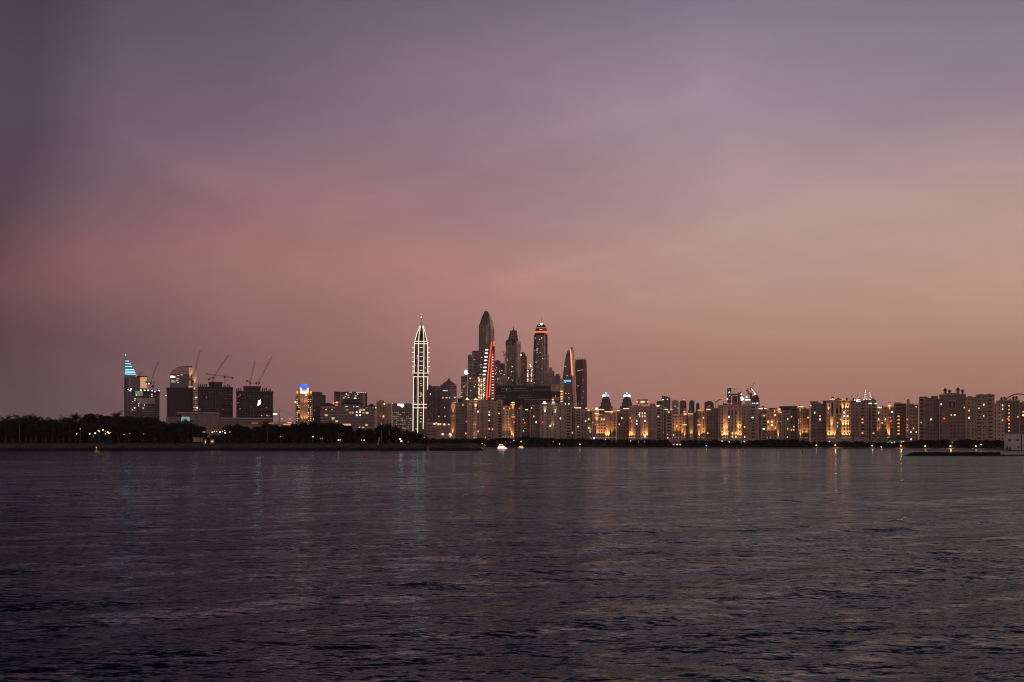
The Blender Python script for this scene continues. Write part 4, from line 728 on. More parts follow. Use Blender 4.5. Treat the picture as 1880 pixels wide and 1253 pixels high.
# --- the tower outlined in white light
b = B('outlined_tower', 'tall slim pointed tower with every edge traced in bright white light', 'tower', 772.5, 1500)
mb = MB(); b.loft(mb, [(9999, 758.4, 785.4, 0, 22), (742, 758.8, 785, 0, 22), (690, 759.3, 785.4, 0, 22), (684, 760, 785.6, 0, 22), (630, 760.4, 785.4, 0, 22), (612, 765, 780.4, 4, 18), (597, 770.6, 777, 8, 14)], 'glass_dark', .24)
for x0, x1 in ((760.5, 766.5), (768.6, 777.4), (779.5, 784.6)): b.bands(mb, x0, x1, 633, 792, 44, 'grey_clad', y=-.15 if x0 > 767 and x1 < 778 else 1.2, th=.5, dep=2)
b.part('wall', mb)
def strip(b_, pts, r=.55, m='e_line', y=-.6, name='light_strip'):
    mb_ = MB()
    for p, q in zip(pts, pts[1:]):
        yp = p[2] if len(p) > 2 else y; yq = q[2] if len(q) > 2 else y
        mb_.tube((b_.x(p[0]), yp, b_.z(p[1])), (b_.x(q[0]), yq, b_.z(q[1])), r, m, 5)
    return b_.part(name, mb_)
strip(b, [(771.3, 597, 7.5), (765.2, 613, 3.5), (761.0, 630, .6), (760.4, 684, .6)]); strip(b, [(759.3, 691, .6), (758.2, 792, .6)]); strip(b, [(777, 597, 7.5), (781, 612, 3.5), (784.9, 631, .6), (785.2, 684, .6)]); strip(b, [(785, 691, .6), (784.6, 716, .6)])
strip(b, [(772.2, 598, 7), (769.4, 614, 3), (768.4, 631), (767.6, 685), (767.4, 744), (766.6, 795)]); strip(b, [(776, 598, 7), (778, 614, 3), (778.4, 631), (778, 685), (777.8, 744), (776.8, 788)])
for py, x0, x1 in ((627.3, 762, 784.4), (631.5, 760.4, 785.6), (685.3, 757, 787.5), (692.2, 759, 785.8), (742.6, 757.6, 783.6), (749.2, 757.6, 783.8)): strip(b, [(x0, py), (x1, py)], .5)
for py in (639, 647.5, 656, 664.5, 673, 681.5): strip(b, [(756.6, py, 1), (759.6, py, 1)], .5); strip(b, [(786, py, 1), (789, py, 1)], .5)
for py in (638.5, 647, 655, 663.4, 671.8, 680.4): b.unit('balcony_light', 'e_pinkline', 773.2, py, 6, 1.5, -.5)
for px, py, w in ((766.2, 654, 2), (765.5, 658, 1.6), (763, 671, 1), (772.6, 704.6, 3), (773.6, 708.6, 3), (772.5, 722, 4), (774, 725.5, 4), (772, 728.4, 3), (781, 676, 1.4), (773, 700, 1.6), (762, 740, 1.4), (774, 739, 1.6), (772.6, 758, 3), (772.4, 763, 3), (772.8, 769, 2.4), (772.2, 775, 3), (764, 788, 2)): b.unit('lit_window', 'e_office', px, py, w, 1.3, -.4)
antenna(b, 773.3, 581, 597.5, .45, 'steel_red', 11, 'e_lamp')
# --- group of residential towers right of it
b = B('residential_tower', 'dark ribbed residential tower standing directly right of the white-outlined tower', 'tower', 795, 2150)
mb = MB(); b.box(mb, 784, 801, 709.5, 9999, 0, 34, 'grey_clad'); b.box(mb, 788, 791, 706.8, 712, -2, 10, 'grey_clad'); b.fins(mb, 785, 800, 712, 9999, 6, 'stone_brown_shade', y=-.8, w=1.6, dep=1); b.bands(mb, 784, 801, 712, 800, 26, 'concrete', y=-.3, th=.6); b.part('wall', mb); b.unit('lit_window', 'e_white', 790, 724, 1.4, 1.4, -2.2); b.scatter('lit_window', ['e_soft', 'e_office'], 785, 800, 740, 796, 9, y=-1.2)
b = B('residential_tower', 'brown residential tower with pale edge, middle of the three next to the outlined tower', 'tower', 804.5, 2200)
mb = MB(); b.box(mb, 800.6, 808.8, 709.5, 9999, 0, 30, 'stone_brown_shade'); b.fins(mb, 801, 801, 710, 9999, 1, 'stone', w=2); b.bands(mb, 802, 808.6, 712, 800, 24, 'grey_clad', y=-.4, th=1); b.part('wall', mb); b.scatter('lit_window', ['e_soft'], 802, 808, 735, 790, 4, y=-1)
b = B('residential_tower', 'brown residential tower with a pitched peak and lit strip below its roof', 'tower', 823, 2100)
mb = MB(); b.box(mb, 808.8, 826, 706.5, 9999, 0, 34, 'grey_clad'); b.box(mb, 826.2, 838.4, 706.5, 9999, 2, 34, 'concrete_pale'); b.bands(mb, 826, 838.6, 708, 796, 26, 'grey_clad', y=1.6, th=1.2); b.fins(mb, 810, 824, 710, 9999, 6, 'stone_brown_shade', y=-.5, w=.9); b.part('wall', mb)
mb = MB(); mb.prismY([(b.x(813.5), b.z(706.6)), (b.x(837), b.z(706.6)), (b.x(833), b.z(703)), (b.x(827), b.z(699)), (b.x(824.6), b.z(693.5)), (b.x(820), b.z(700)), (b.x(814), b.z(703))], 4, 26, 'grey_clad'); b.part('roof', mb); antenna(b, 824.4, 689, 694, .5, y=12)
for px, py, w in ((817.5, 717.7, 9, ), (813, 730.8, 3), (820, 730.6, 4), (825, 730.8, 2), (835, 730, 4), (805.5, 764.8, 2), (817, 764.8, 2), (816, 749, 1.6), (835.5, 739, 2)): b.unit('lit_window', 'e_office', px, py, w, 1.4, -1)
b = B('low_hotel', 'low pink hotel block with a row of lamps along its roof edge', 'building', 813, 1180)
mb = MB(); b.box(mb, 783, 801, 775.5, 9999, 4, 40, 'stone'); b.box(mb, 801.2, 831.5, 777, 9999, 0, 40, 'plaster_pink'); b.box(mb, 790, 830, 773.6, 776, 8, 36, 'stone_brown_shade'); b.box(mb, 783, 800, 787.5, 788.4, 3.4, 4.4, 'trim'); b.bands(mb, 784, 800, 779, 800, 4, 'concrete', y=3.6, th=1.2); b.bands(mb, 803, 828, 780.5, 798, 3, 'stone_brown_shade', y=-.2, th=1.0); b.part('wall', mb)
for px, py, s_ in ((797.7, 778.5, 2), (804.5, 779, 1.5), (808, 779, 1.2), (816, 779.6, 1.8), (812.6, 797.5, 2), (826, 797.6, 2), (801, 777, 1), (824, 779.6, 1)): 
    o = b.unit('roof_lamp', 'e_lamp', px, py, 0, 0, -.8); o.scale = (s_ * .8, .7, s_ * .7)
for px in (809, 826): uplight(b, px, 798, 18, 2500, (1, .5, .2), -2.5, .01)
for px, py, w in ((828, 801.6, 4), (831.6, 801, 4), (834.6, 801, 2), (829, 794, 1)): b.unit('lit_window', 'e_warm', px, py, w, 2.6, -1)
b = B('lantern_turret', 'slender lit turret with a small domed lantern beside the first tall apartment block', 'tower', 832, 1140)
mb = MB(); mb.lathe(0, 3, [(3.0, -.5), (3.0, b.z(765)), (3.6, b.z(764)), (3.6, b.z(762)), (2.4, b.z(761)), (2.2, b.z(750))], 'stone', 10); b.part('shaft', mb)
mb = MB(); mb.lathe(0, 3, [(2.8, b.z(750)), (2.8, b.z(749)), (2.0, b.z(748)), (2.2, b.z(744)), (1.2, b.z(741)), (.1, b.z(738))], 'e_peach', 8); b.part('dome', mb)
uplight(b, 832, 763.5, 18, HI * 1.5, WARM, -1); uplight(b, 831, 801, 18, HI * 2, (1, .5, .18), -1.4); uplight(b, 828, 801.5, 18, HI * 1.4, WARM, 1)
# ------------------------------------------------------------------ marina cluster
def slab(name, label, c, D, x0, x1, top, m, rib=None, band=None, depth=26, cat='tower', lit=None, roof=None, litk=('e_soft', 'e_office', 'e_white'), bh=800, ch=.06, turn=0):
    b_ = B(name, label, cat, c, D, turn=turn); mb_ = MB(); b_.loft(mb_, [(9999, x0, x1, 0, depth), (top, x0, x1, 0, depth)], m, ch)
    if rib: b_.fins(mb_, x0 + .6, x1 - .6, top + 1, 9999, rib[0], rib[1], y=-.4, w=rib[2] if len(rib) > 2 else .9, dep=1)
    if band: b_.bands(mb_, x0 + .2, x1 - .2, top + 1, bh, band[0], band[1], y=-.25, th=band[2] if len(band) > 2 else 1, dep=1)
    b_.part('wall', mb_)
    mb_ = MB(); w = (x1 - x0)
    if roof:
        for a, c_, t in roof: b_.box(mb_, a, c_, t, top + .2, 3, depth - 6, m)
    else: b_.box(mb_, x0 + w * .25, x0 + w * .7, top - 1.6, top + .2, 4, depth - 6, m)
    b_.part('roof', mb_)
    if lit: b_.scatter('lit_window', list(litk), x0 + .6, x1 - .6, lit[0], lit[1], lit[2], y=-.7)
    return b_
b = slab('residential_tower', 'small dark-topped tower with a glowing white sign on its roof, left of the red-lined tower', 852, 2300, 846.5, 858, 691, 'glass_dark', roof=[(852.8, 858, 687)])
mb = MB(); b.box(mb, 846.7, 857, 702, 9999, -.6, 4, 'stone'); b.bands(mb, 846.8, 855, 704, 770, 16, 'grey_clad', y=-1.2, th=1.6); b.part('lower_wall', mb)
mb = MB(); b.box(mb, 853, 858, 681, 687.4, 1, 3, 'e_lampwhite'); b.part('sign', mb); antenna(b, 855.6, 676.5, 681, .5, 'steel_dark', 2, 'e_red')
b.scatter('lit_window', ['e_white', 'e_office'], 847, 858, 705, 732, 6, y=-1.6)
slab('residential_tower', 'pale ribbed tower left of the taller pair behind the red-striped tower', 863.5, 2450, 859, 867, 652.5, 'concrete_pale', (3, 'stone', 1), (26, 'grey_clad', 1.2), lit=(665, 725, 7))
slab('residential_tower', 'dark-sided tower with a pale front, taller of the pair left of the tallest spire', 872, 2420, 867.2, 881, 645.5, 'grey_clad', (2, 'concrete_pale', 4), (28, 'stone', .8), lit=(655, 725, 9), roof=[(868, 881, 644)])
b = slab('residential_tower', 'mid-rise pale tower with two orange roof lamps below the tallest tower', 869, 2200, 861.5, 877.5, 695, 'stone', (5, 'grey_clad', 1), (16, 'concrete', .8), lit=(700, 735, 10), bh=760)
b.unit('roof_lamp', 'e_lamporange', 863, 695, 1.6, 1.6, -1); 
b = slab('residential_tower', 'pale tower dotted all over with warm lit windows, touching the red-striped tower', 884, 2150, 876.5, 891.5, 692, 'stone_pale', (4, 'grey_clad', .8), (18, 'grey_clad', .9), bh=760)
for i in range(52): b.unit('lit_window', b.rng.choice(['e_soft', 'e_office', 'e_warm', 'e_white']), 879.4 + (i % 3) * 4 + b.rng.uniform(-.4, .4), 696.5 + (i // 3) * 2.4, 1.6, 1.1, -1)
b.unit('roof_lamp', 'e_lamporange', 878.4, 694, 2, 2, -1); b.unit('roof_lamp', 'e_lamp', 889.5, 695.8, 2.2, 2.2, -1)
b = slab('residential_tower', 'dark glass tower with white oval balcony lights between pale towers and red lines', 887, 2320, 879.5, 897, 648, 'glass_dark', None, (26, 'glass_grey', .6), roof=[(888, 899, 633)])
for i in range(10): b.unit('balcony_light', 'e_cool', 893.6 - i * .62, 642.6 + i * 6.5, 5.2 + (.8 if i > 4 else 0), 2.0 if i != 4 else .9, -1.4)
for px, py in ((884, 656.5), (883, 670), (883.5, 674.5), (882, 688)): b.unit('lit_window', 'e_office', px, py, 3, .9, -1)
# tallest tower
b = B('crowned_supertall', 'tallest tower of the cluster, brown-grey with a tapering ribbed crown and pale lit slot', 'tower', 892, 2500)
mb = MB(); b.loft(mb, [(9999, 879, 900.6, 0, 36), (596, 879, 900.6, 0, 36)], 'grey_clad', .1); b.loft(mb, [(9999, 898, 907.6, 4, 30), (604, 898, 907.6, 4, 30), (596, 898, 905.5, 5, 28)], 'plaster_sidelit', .15); b.fins(mb, 879.6, 896, 597, 9999, 7, 'stone', y=-.7, w=1.1, dep=1); b.box(mb, 893.5, 898, 596, 9999, -.9, 2, 'concrete_pale'); b.fins(mb, 900, 907, 604, 9999, 3, 'grey_clad', y=3.4, w=1.2, dep=1); b.bands(mb, 879, 900, 600, 700, 30, 'concrete', y=-.2, th=.6); b.part('wall', mb)
mb = MB(); b.loft(mb, [(596, 880.2, 900, 1, 34), (588, 882.6, 899.6, 3, 32), (580, 885.4, 898.6, 6, 30), (574, 888.6, 897.4, 9, 27), (570.5, 889.4, 895.4, 12, 24)], 'glass_grey', .25); b.loft(mb, [(600, 897, 907.2, 6, 30), (590, 897, 905, 8, 30), (580, 896, 901, 10, 28), (572, 894, 897.6, 12, 26)], 'plaster_sidelit', .25)
for k in range(6):
    xa = 881 + k * 3.4; xb = 889.6 + k * 1.1; mb.tube((b.x(xa), .6, b.z(596)), (b.x(xb), 11, b.z(571)), .45, 'grey_clad', 4)
b.part('crown', mb)
mb = MB(); b.box(mb, 892.4, 895.4, 617, 631, -.6, .6, 'e_slot'); b.part('lit_slot', mb); b.scatter('lit_window', ['e_soft'], 881, 892, 640, 690, 6, y=-1.6)
antenna(b, 906.6, 603, 622, .7, 'steel_red', 3)
# red striped tower
b = B('red_striped_tower', 'leaning-edged dark tower with two bright orange-red lines of light down its front', 'tower', 899, 2100)
mb = MB(); rings = [(9999, 890.6, 908.6, 0, 26), (735, 891, 908.4, 0, 26), (690, 893.6, 908.4, 0, 26), (655, 898, 907.8, 2, 24), (626, 901.6, 907.4, 4, 20)]
b.loft(mb, rings, 'glass_dark', .1); b.box(mb, 904, 908.7, 636, 735, -.4, 3, 'grey_clad'); b.part('wall', mb)
strip(b, [(893.4, 735, -1), (895, 700, -1), (898.6, 660, 1), (902.9, 627, 3)], 1.15, 'e_redline'); strip(b, [(898.6, 728, -1), (900.6, 695, -1), (903.6, 655, 1), (906.9, 627, 3)], 1.15, 'e_redline'); strip(b, [(894.6, 728.6), (899, 728.6)], .9, 'e_redline')
strip(b, [(907.9, 735, -.6), (907.6, 680, -.6), (908.2, 636, -.4)], .7, 'e_redsoft')
for i in range(17): b.unit('balcony_light', 'e_pink' if i % 5 else 'e_soft', 904.4 + (905.9 - 904.4) * (i / 16) * 0 + .7 * (1 - i / 16), 651 + i * 5.1, 3.6 if i > 6 else 2, 1.1, -1)
for i in range(8): b.unit('balcony_light', 'e_cool', 889.9 + .1 * i * 0, 695 + i * 4.4, 1.6, 1, -.6)
# between: dark towers
b = slab('residential_tower', 'dark tower with scattered white window lights immediately right of the red lines', 914.6, 2350, 908.6, 919, 663, 'glass_dark', (3, 'grey_clad', .8), (22, 'concrete_dark', .8), lit=(672, 702, 11), litk=('e_white', 'e_office')); 
slab('residential_tower', 'small flat-topped dark tower with a few lit windows left of the pointed-crown tower', 923, 2380, 918, 927, 668, 'grey_clad', (3, 'concrete', .8), (16, 'concrete_dark', .8), lit=(680, 704, 8), litk=('e_white', 'e_office'))
slab('residential_tower', 'pinkish lower tower at the foot of the dark pair, above the unfinished dark podium', 920, 2250, 911, 930, 693, 'plaster_pink', (5, 'grey_clad', 1.4), (8, 'stone', .6), lit=(695, 705, 3), bh=760)
crane('stub crane between the red-lined tower and the pointed-crown tower', 926, 668, 2380, 652, (922.6, 645), back=(929, 650), r=.6)
# pointed crown tower
b = B('pointed_crown_tower', 'tower with a stepped pointed steel crown and slim spire, brown with dark centre', 'tower', 943, 2450)
mb = MB(); b.loft(mb, [(9999, 926.6, 949, 0, 34), (650, 928, 949, 0, 34), (628, 929.4, 949, 0, 34)], 'grey_clad', .2); b.loft(mb, [(9999, 945, 957, 3, 32), (632, 946, 956.4, 3, 32), (626, 947, 956, 4, 30)], 'plaster_sidelit', .3)
b.fins(mb, 931, 942, 634, 9999, 4, 'stone', y=-.8, w=1.6, dep=1.2); b.box(mb, 934.6, 938.4, 640, 652, -.8, .6, 'glass_dark'); b.fins(mb, 930, 930, 640, 9999, 1, 'stone_pale', y=-.8, w=1.6, dep=1.2); b.fins(mb, 947, 955, 632, 9999, 3, 'stone_brown_shade', y=2.2, w=1.4, dep=1.2); b.fins(mb, 942.8, 942.8, 626, 9999, 1, 'interior_dark', y=-.6, w=4, dep=1); b.bands(mb, 928, 943, 650, 706, 22, 'concrete', y=-.3, th=.6)
mb.lathe(b.x(938), 12, [(12.5, b.z(638)), (13, b.z(634)), (13, b.z(627)), (10.5, b.z(624)), (6, b.z(623))], 'glass_dark', 14); b.part('wall', mb)
for i in range(6): mb = MB(); b.box(mb, 943.6, 949, 630.5 + i * 3.2, 631.6 + i * 3.2, -1.4, 1, 'concrete_pale'); b.part('balcony', mb)
mb = MB(); b.loft(mb, [(624, 932.4, 951.6, 3, 30), (616, 934.6, 950, 7, 26), (608, 936.8, 949, 10, 22), (606.6, 936.8, 949, 10, 22)], 'steel_dark', .3); 
for xs in (933.4, 937.6, 942.6, 947, 951): mb.tube((b.x(xs), 2.4, b.z(625)), (b.x(942.8 + (xs - 942.6) * .62), 9, b.z(607)), .6, 'concrete_pale', 4)
for py, x0, x1 in ((620.5, 933, 951), (615.6, 934.4, 950.4), (610.8, 935.6, 949.4), (607.4, 936.4, 949)): b.box(mb, x0, x1, py - .5, py + .5, 4, 8, 'concrete_pale')
b.part('crown', mb)
mb = MB(); mb.lathe(b.x(943), 15, [(4.6, b.z(608)), (3.2, b.z(606)), (1.6, b.z(604)), (.9, b.z(602)), (.2, b.z(597.5))], 'steel_dark', 8); b.part('spire', mb)
b.scatter('lit_window', ['e_soft', 'e_office', 'e_white'], 928, 943, 655, 704, 18, y=-1.8); b.unit('roof_lamp', 'e_lamp', 956.8, 652.6, 2.2, 2.2, -1)
slab('residential_tower', 'pale tower shouldering the pointed-crown tower on its right side', 960, 2500, 956.4, 964, 648, 'stone', (3, 'grey_clad', 1), (24, 'stone_brown_shade', .8), lit=(660, 700, 3))
slab('residential_tower', 'narrow grey tower, a sliver behind the pale shoulder tower', 965, 2560, 963.4, 967.4, 654.5, 'grey_clad', (2, 'stone', .8), (20, 'concrete', .8))
b = slab('residential_tower', 'short lit tower glowing with warm windows just left of the orange-crowned tower', 972.4, 2400, 967, 978.6, 679, 'plaster_pink', (3, 'grey_clad', 1.2), (10, 'grey_clad', .8), bh=720)
for i in range(16): b.unit('lit_window', b.rng.choice(['e_warm', 'e_soft', 'e_white']), 969 + (i % 2) * 7 + b.rng.uniform(-.6, .6), 681 + (i // 2) * 2.7, 2, 1.4, -1)
for px, py in ((972.8, 669.5), (974.4, 672.4), (977, 679)): b.unit('roof_lamp', 'e_white', px, py, 1.6, 1.8, 3)
mb = MB(); b.tb(mb, (972.8, 679), (972.8, 669), 4, .3, 'steel_dark'); b.tb(mb, (974.4, 679), (974.4, 671.6), 4, .3, 'steel_dark'); b.part('antenna', mb)
# orange crown tower
b = B('orange_crown_tower', 'dark round-shouldered tower with two glowing orange rings under a greenish dome', 'tower', 993, 2450)
mb = MB(); b.loft(mb, [(9999, 978.8, 1000, 0, 34), (650, 979, 999, 0, 34), (616, 980.4, 999, 0, 34), (611, 983, 999, 3, 30)], 'glass_dark', .22); b.loft(mb, [(9999, 996.4, 1007.6, 4, 32), (652, 996.6, 1007.4, 4, 32), (650, 996.6, 1006.2, 4, 32), (616, 997, 1006, 4, 32), (611, 998, 1004, 7, 28)], 'plaster_sidelit', .2)
b.fins(mb, 998, 1006.6, 652, 9999, 4, 'stone_brown_shade', y=3.2, w=1.3, dep=1.2); b.bands(mb, 997, 1007, 654, 706, 24, 'grey_clad', y=3.4, th=.9, dep=1); b.fins(mb, 1003, 1003, 614, 652, 1, 'grey_clad', y=3.2, w=5, dep=1.2); b.bands(mb, 979.4, 997, 618, 706, 36, 'glass_grey', y=-.2, th=.5); b.part('wall', mb)
X = b.x(993.6); mb = MB(); mb.lathe(X, 17, [(16.5, b.z(612)), (16.5, b.z(609.5)), (14.5, b.z(609)), (14, b.z(603)), (12.4, b.z(599.4)), (9.6, b.z(596)), (5, b.z(594)), (1, b.z(593))], 'glass_dark', 16); b.part('dome', mb)
mb = MB(); mb.lathe(X, 17, [(16.9, b.z(611)), (16.9, b.z(608))], 'e_orange', 20); b.part('light_ring', mb); mb = MB(); mb.lathe(X, 17, [(14.6, b.z(602.2)), (14.4, b.z(600.8))], 'e_ringdim', 20); b.part('light_ring', mb)
antenna(b, 994, 580, 594, .6, 'steel_dark', 17); b.unit('roof_lamp', 'e_lampwhite', 994, 594.8, 3, 3, 5); b.unit('roof_lamp', 'e_greenish', 990, 597.6, 2.6, 1.4, 4); b.unit('roof_lamp', 'e_greenish', 993, 605, 6, 1.2, 1.6)
b.scatter('lit_window', ['e_office', 'e_soft', 'e_white'], 980, 997, 620, 704, 24, y=-.8)
slab('residential_tower', 'stepped pale grey tower with fine floor lines just right of the orange-crowned tower', 1013, 2400, 1007.2, 1018, 681, 'concrete_pale', None, (14, 'grey_clad', .8), roof=[(1008, 1014, 675)], bh=720)
slab('residential_tower', 'small dark slanted-roof block between the grey stepped tower and the lit balcony tower', 1023, 2300, 1018, 1029, 690, 'glass_dark', None, (8, 'glass_grey', .5), roof=[(1020, 1027, 687)], bh=720)
b = slab('residential_tower', 'slim pale tower with a stack of glowing orange balconies beside the sail-shaped tower', 1031.6, 2000, 1028, 1035.4, 697, 'stone_pale', (2, 'trim', 1.2), (14, 'stone', .6), lit=None, bh=760)
for i, py in enumerate((719, 724, 728.6, 733, 738)): b.unit('balcony_light', ('e_warm', 'e_amber')[i % 2], 1031, py, 3.4 if i % 2 else 4, 1.8, -1)
# unfinished dark podium
b = B('unfinished_podium', 'huge black unfinished block with pale horizontal floor edges in front of the tower cluster', 'building', 969, 1750)
mb = MB(); b.box(mb, 910, 1011, 709, 9999, 0, 60, 'interior_dark'); b.box(mb, 1011.2, 1027.6, 706.5, 719, 1, 50, 'plaster_pink'); b.box(mb, 1011, 1029, 719.5, 9999, -.6, 55, 'interior_dark')
b.box(mb, 905, 962, 735, 9999, 2, 40, 'concrete_dark')
for x0, x1, py in ((920, 938, 714), (920, 938, 718.6), (943, 968, 713.6), (943, 970, 717.8), (978, 1010, 716.4), (910, 928, 727), (910, 928, 730.6), (953, 976, 726), (953, 976, 730.4), (962, 1008, 734.2), (964, 1014, 738.4), (987, 1010, 733.4), (912, 1008, 722.4)):
    b.box(mb, x0, x1, py - .5, py + .5, -1.2, 1, 'concrete_pale' if py != 722.4 else 'concrete_dark')
b.fins(mb, 914, 1008, 710, 9999, 15, 'concrete_dark', y=-.6, w=1); b.part('wall', mb)
mb = MB(); rg = random.Random(2)
for i in range(60): px = 911 + rg.random() * 100; b.box(mb, px - .5, px + .5, 709 - rg.uniform(.6, 3.4), 710.5, rg.uniform(0, 30), 31, 'concrete_dark')
b.part('column_starter', mb)
for px, py in ((930, 716), (1018, 710), (1019, 714), (1016, 732.6), (1020, 727.6)): b.unit('work_lamp', 'e_soft' if py > 715 else 'e_redsoft', px, py, 1.5, 1.5, -1.6)
mb = MB(); b.box(mb, 1014, 1026, 730.5, 736, -2, 0, 'plaster_pink'); b.box(mb, 1013.4, 1026.6, 729.4, 730.5, -2.6, 0, 'trim'); b.part('site_office', mb); b.unit('work_lamp', 'e_lamporange', 1014.6, 734.2, 2.4, 2, -2.8)
crane('low dark crane arms above the unfinished black block, before the pointed-crown tower', 953, 709, 1760, 699, (946.4, 686), back=(958, 688), r=.5)
# sail shaped
b = B('curved_sail_tower', 'dark sail-shaped tower with an orange lit edge and a bright cyan sign band', 'tower', 1045, 2150)
mb = MB(); L_ = [(9999, 1032.6), (740, 1033), (705, 1032.6), (690, 1033.4), (670, 1036), (652, 1039.2), (645, 1041.6), (638.4, 1048.6)]
E_ = [(9999, 1052.4), (740, 1052), (705, 1050.8), (690, 1050.4), (670, 1049.8), (652, 1048.8), (645, 1048.4), (638, 1049)]
b.loft(mb, [(p[0], p[1], max(q[1], p[1] + .8), 0, 24) for p, q in zip(L_, E_)], 'glass_dark', .06); b.bands(mb, 1037, 1048, 655, 735, 22, 'glass_grey', y=-.15, th=.5); b.part('wall', mb)
mb = MB(); b.loft(mb, [(9999, 1052.4, 1059.6, 1, 22), (740, 1052, 1059, 1, 22), (700, 1051, 1057, 1, 22), (670, 1050, 1055.6, 1, 22), (648, 1049, 1053.4, 2, 20), (638, 1048.6, 1051.6, 3, 18)], 'plaster_sidelit', .2); b.part('fin', mb)
strip(b, [(1046.8, 641, -.4), (1048.2, 650, -.4), (1049.4, 672, -.4), (1050.8, 690, -.4)], 1.5, 'e_edge'); strip(b, [(1050.8, 690, -.4), (1051.4, 706, -.4)], 1.0, 'e_redsoft'); strip(b, [(1051.4, 638, 2), (1055, 655, 1)], .5, 'e_redsoft')
strip(b, [(1054.4, 712, .4), (1055.6, 743, .4)], .5, 'e_redsoft')
mb = MB(); b.box(mb, 1033.6, 1048, 698, 701.6, -1.2, .2, 'e_cyan'); b.part('sign', mb)
for px, py, k in ((1038, 702.6, 'e_white'), (1039, 722.5, 'e_red'), (1044.6, 731, 'e_office'), (1038, 673, 'e_office'), (1041, 690, 'e_office'), (1044, 723, 'e_soft'), (1038, 742, 'e_white'), (1044.4, 742, 'e_white')): b.unit('lit_window', k, px, py, 1.8, 1.5, -1)
antenna(b, 1051, 637, 640, .9, 'steel_red', 8)
# twisted tower
b = B('twisted_tower', 'purplish square tower twisting as it rises, open frame at its top', 'tower', 1066.5, 2300)
mb = MB(); rings = []
for i in range(15):
    f = i / 14; a = R(8 + 62 * f); py = 816 - f * (816 - 660); h = 12.6; rr_ = h * 1.0
    rings.append([(math.cos(a + R(45 + 90 * k)) * rr_ * 1.1, 14 + math.sin(a + R(45 + 90 * k)) * rr_ * 1.1, b.z(py) if i else -.5) for k in range(4)])
mb.loft(rings, 'twist_clad'); b.part('wall', mb)
mb = MB()
for k in range(12):
    a = R(70 + 30 * k + 45 * 0); rr_ = 13.2 if k % 3 else 14; mb.tube((math.cos(a) * rr_ * .86, 14 + math.sin(a) * rr_ * .86, b.z(661)), (math.cos(a + .1) * rr_ * .88, 14 + math.sin(a + .1) * rr_ * .88, b.z(655.6)), .3, 'steel_dark', 4)
b.part('open_frame', mb)
for px, py, w in ((1064, 680.6, 4), (1069, 679.6, 3), (1060.5, 681.4, 2), (1070.4, 698, 1.6), (1061, 709, 3), (1071, 719, 2), (1069, 731, 1.6), (1062, 742, 1.6), (1068, 741, 1.4)): b.unit('lit_window', 'e_soft', px, py, w, 1, -1.2)
# --- stepped hotels with glowing tips
def stepped(label, c, D):
    b_ = B('stepped_hotel', label, 'tower', c, D); mb_ = MB()
    for w, t, y in ((12.4, 746, 0), (9.4, 739, 3), (7.6, 732.4, 5), (5.4, 728.4, 7)):
        b_.loft(mb_, [(9999, c - w, c + w, y, 40 - y), (t, c - w, c + w, y, 40 - y)], 'grey_clad', .12); b_.bands(mb_, c - w, c + w, t + .6, t + 7, 3, 'stone_brown_shade', y=y - .4, th=1, dep=1)
    b_.fins(mb_, c - 6, c + 6, 733, 760, 5, 'concrete', y=4, w=1); b_.part('wall', mb_)
    for s_ in (-1, 1):
        mb_ = MB(); mb_.lathe(b_.x(c + s_ * 3.8), 12, [(2.6, b_.z(729)), (3.0, b_.z(727)), (2.2, b_.z(725)), (.3, b_.z(723.6))], 'e_lampwhite' if s_ < 0 or c > 1130 else 'e_bluepale', 8); b_.part('lantern', mb_)
    mb_ = MB(); pyr(mb_, b_, c - 4.4, c + 4.4, 725.6, 720.4, 8, 24, 'e_bluepale2'); b_.part('crown', mb_); o = b_.unit('beacon', 'e_pink', c, 720.6, 1.6, 1.6, 15)
    return b_
stepped('left of two twin stepped hotels with glowing blue-white pyramid tips', 1112.4, 2200); stepped('right of two twin stepped hotels, both lanterns on its pyramid tip shining white', 1151, 2200)
b = B('fin_roof_tower', 'dark glass tower top with a curved fin roof poking above the apartment blocks', 'tower', 1222, 1900)
mb = MB(); mb.prismY([(b.x(x), b.z(y) if y < 2000 else 0) for x, y in ((1215, 9999), (1231, 9999), (1231, 730.6), (1228, 729.4), (1222, 727.6), (1215, 726.8))], 0, 24, 'glass_grey'); b.bands(mb, 1215.4, 1230.6, 731, 746, 5, 'glass_dark', y=-.3, th=.8); b.box(mb, 1205.4, 1215, 736.6, 9999, 2, 20, 'grey_clad'); b.part('wall', mb)
for px, py in ((1217.3, 734.2), (1225.4, 733.6)): b.unit('lit_window', 'e_cool', px, py, 1.8, 1.4, -.8)
slab('residential_tower', 'tall faint pink tower behind, thin crane arm over it, right of the curved fin roof', 1239, 2900, 1233, 1246, 736, 'plaster_pink', (4, 'stone', 1.2), (8, 'stone', .8), bh=770, lit=(745, 765, 3))
def domed(label, c, D, w, top, m='grey_clad', tip=None):
    b_ = B('round_topped_tower', label, 'tower', c, D); mb_ = MB()
    mb_.prismY([(b_.x(c - w), -.5), (b_.x(c + w), -.5)] + [(b_.x(c + w * math.cos(t_)), b_.z(top + 5 - 5 * math.sin(t_))) for t_ in np.linspace(0, math.pi, 9)], 0, 26, m)
    b_.fins(mb_, c - w + 1, c + w - 1, top + 5, 9999, 6, 'concrete', y=-.4, w=1); b_.bands(mb_, c - w, c + w, top + 5, top + 30, 7, 'stone_brown_shade', y=-.3, th=.8); b_.part('wall', mb_)
    if tip: b_.unit('beacon', tip, c + 1.6, top - .6, 1.8, 1.8, -.5)
    b_.scatter('lit_window', ['e_soft'], c - w, c + w, top + 6, top + 22, 2, y=-1)
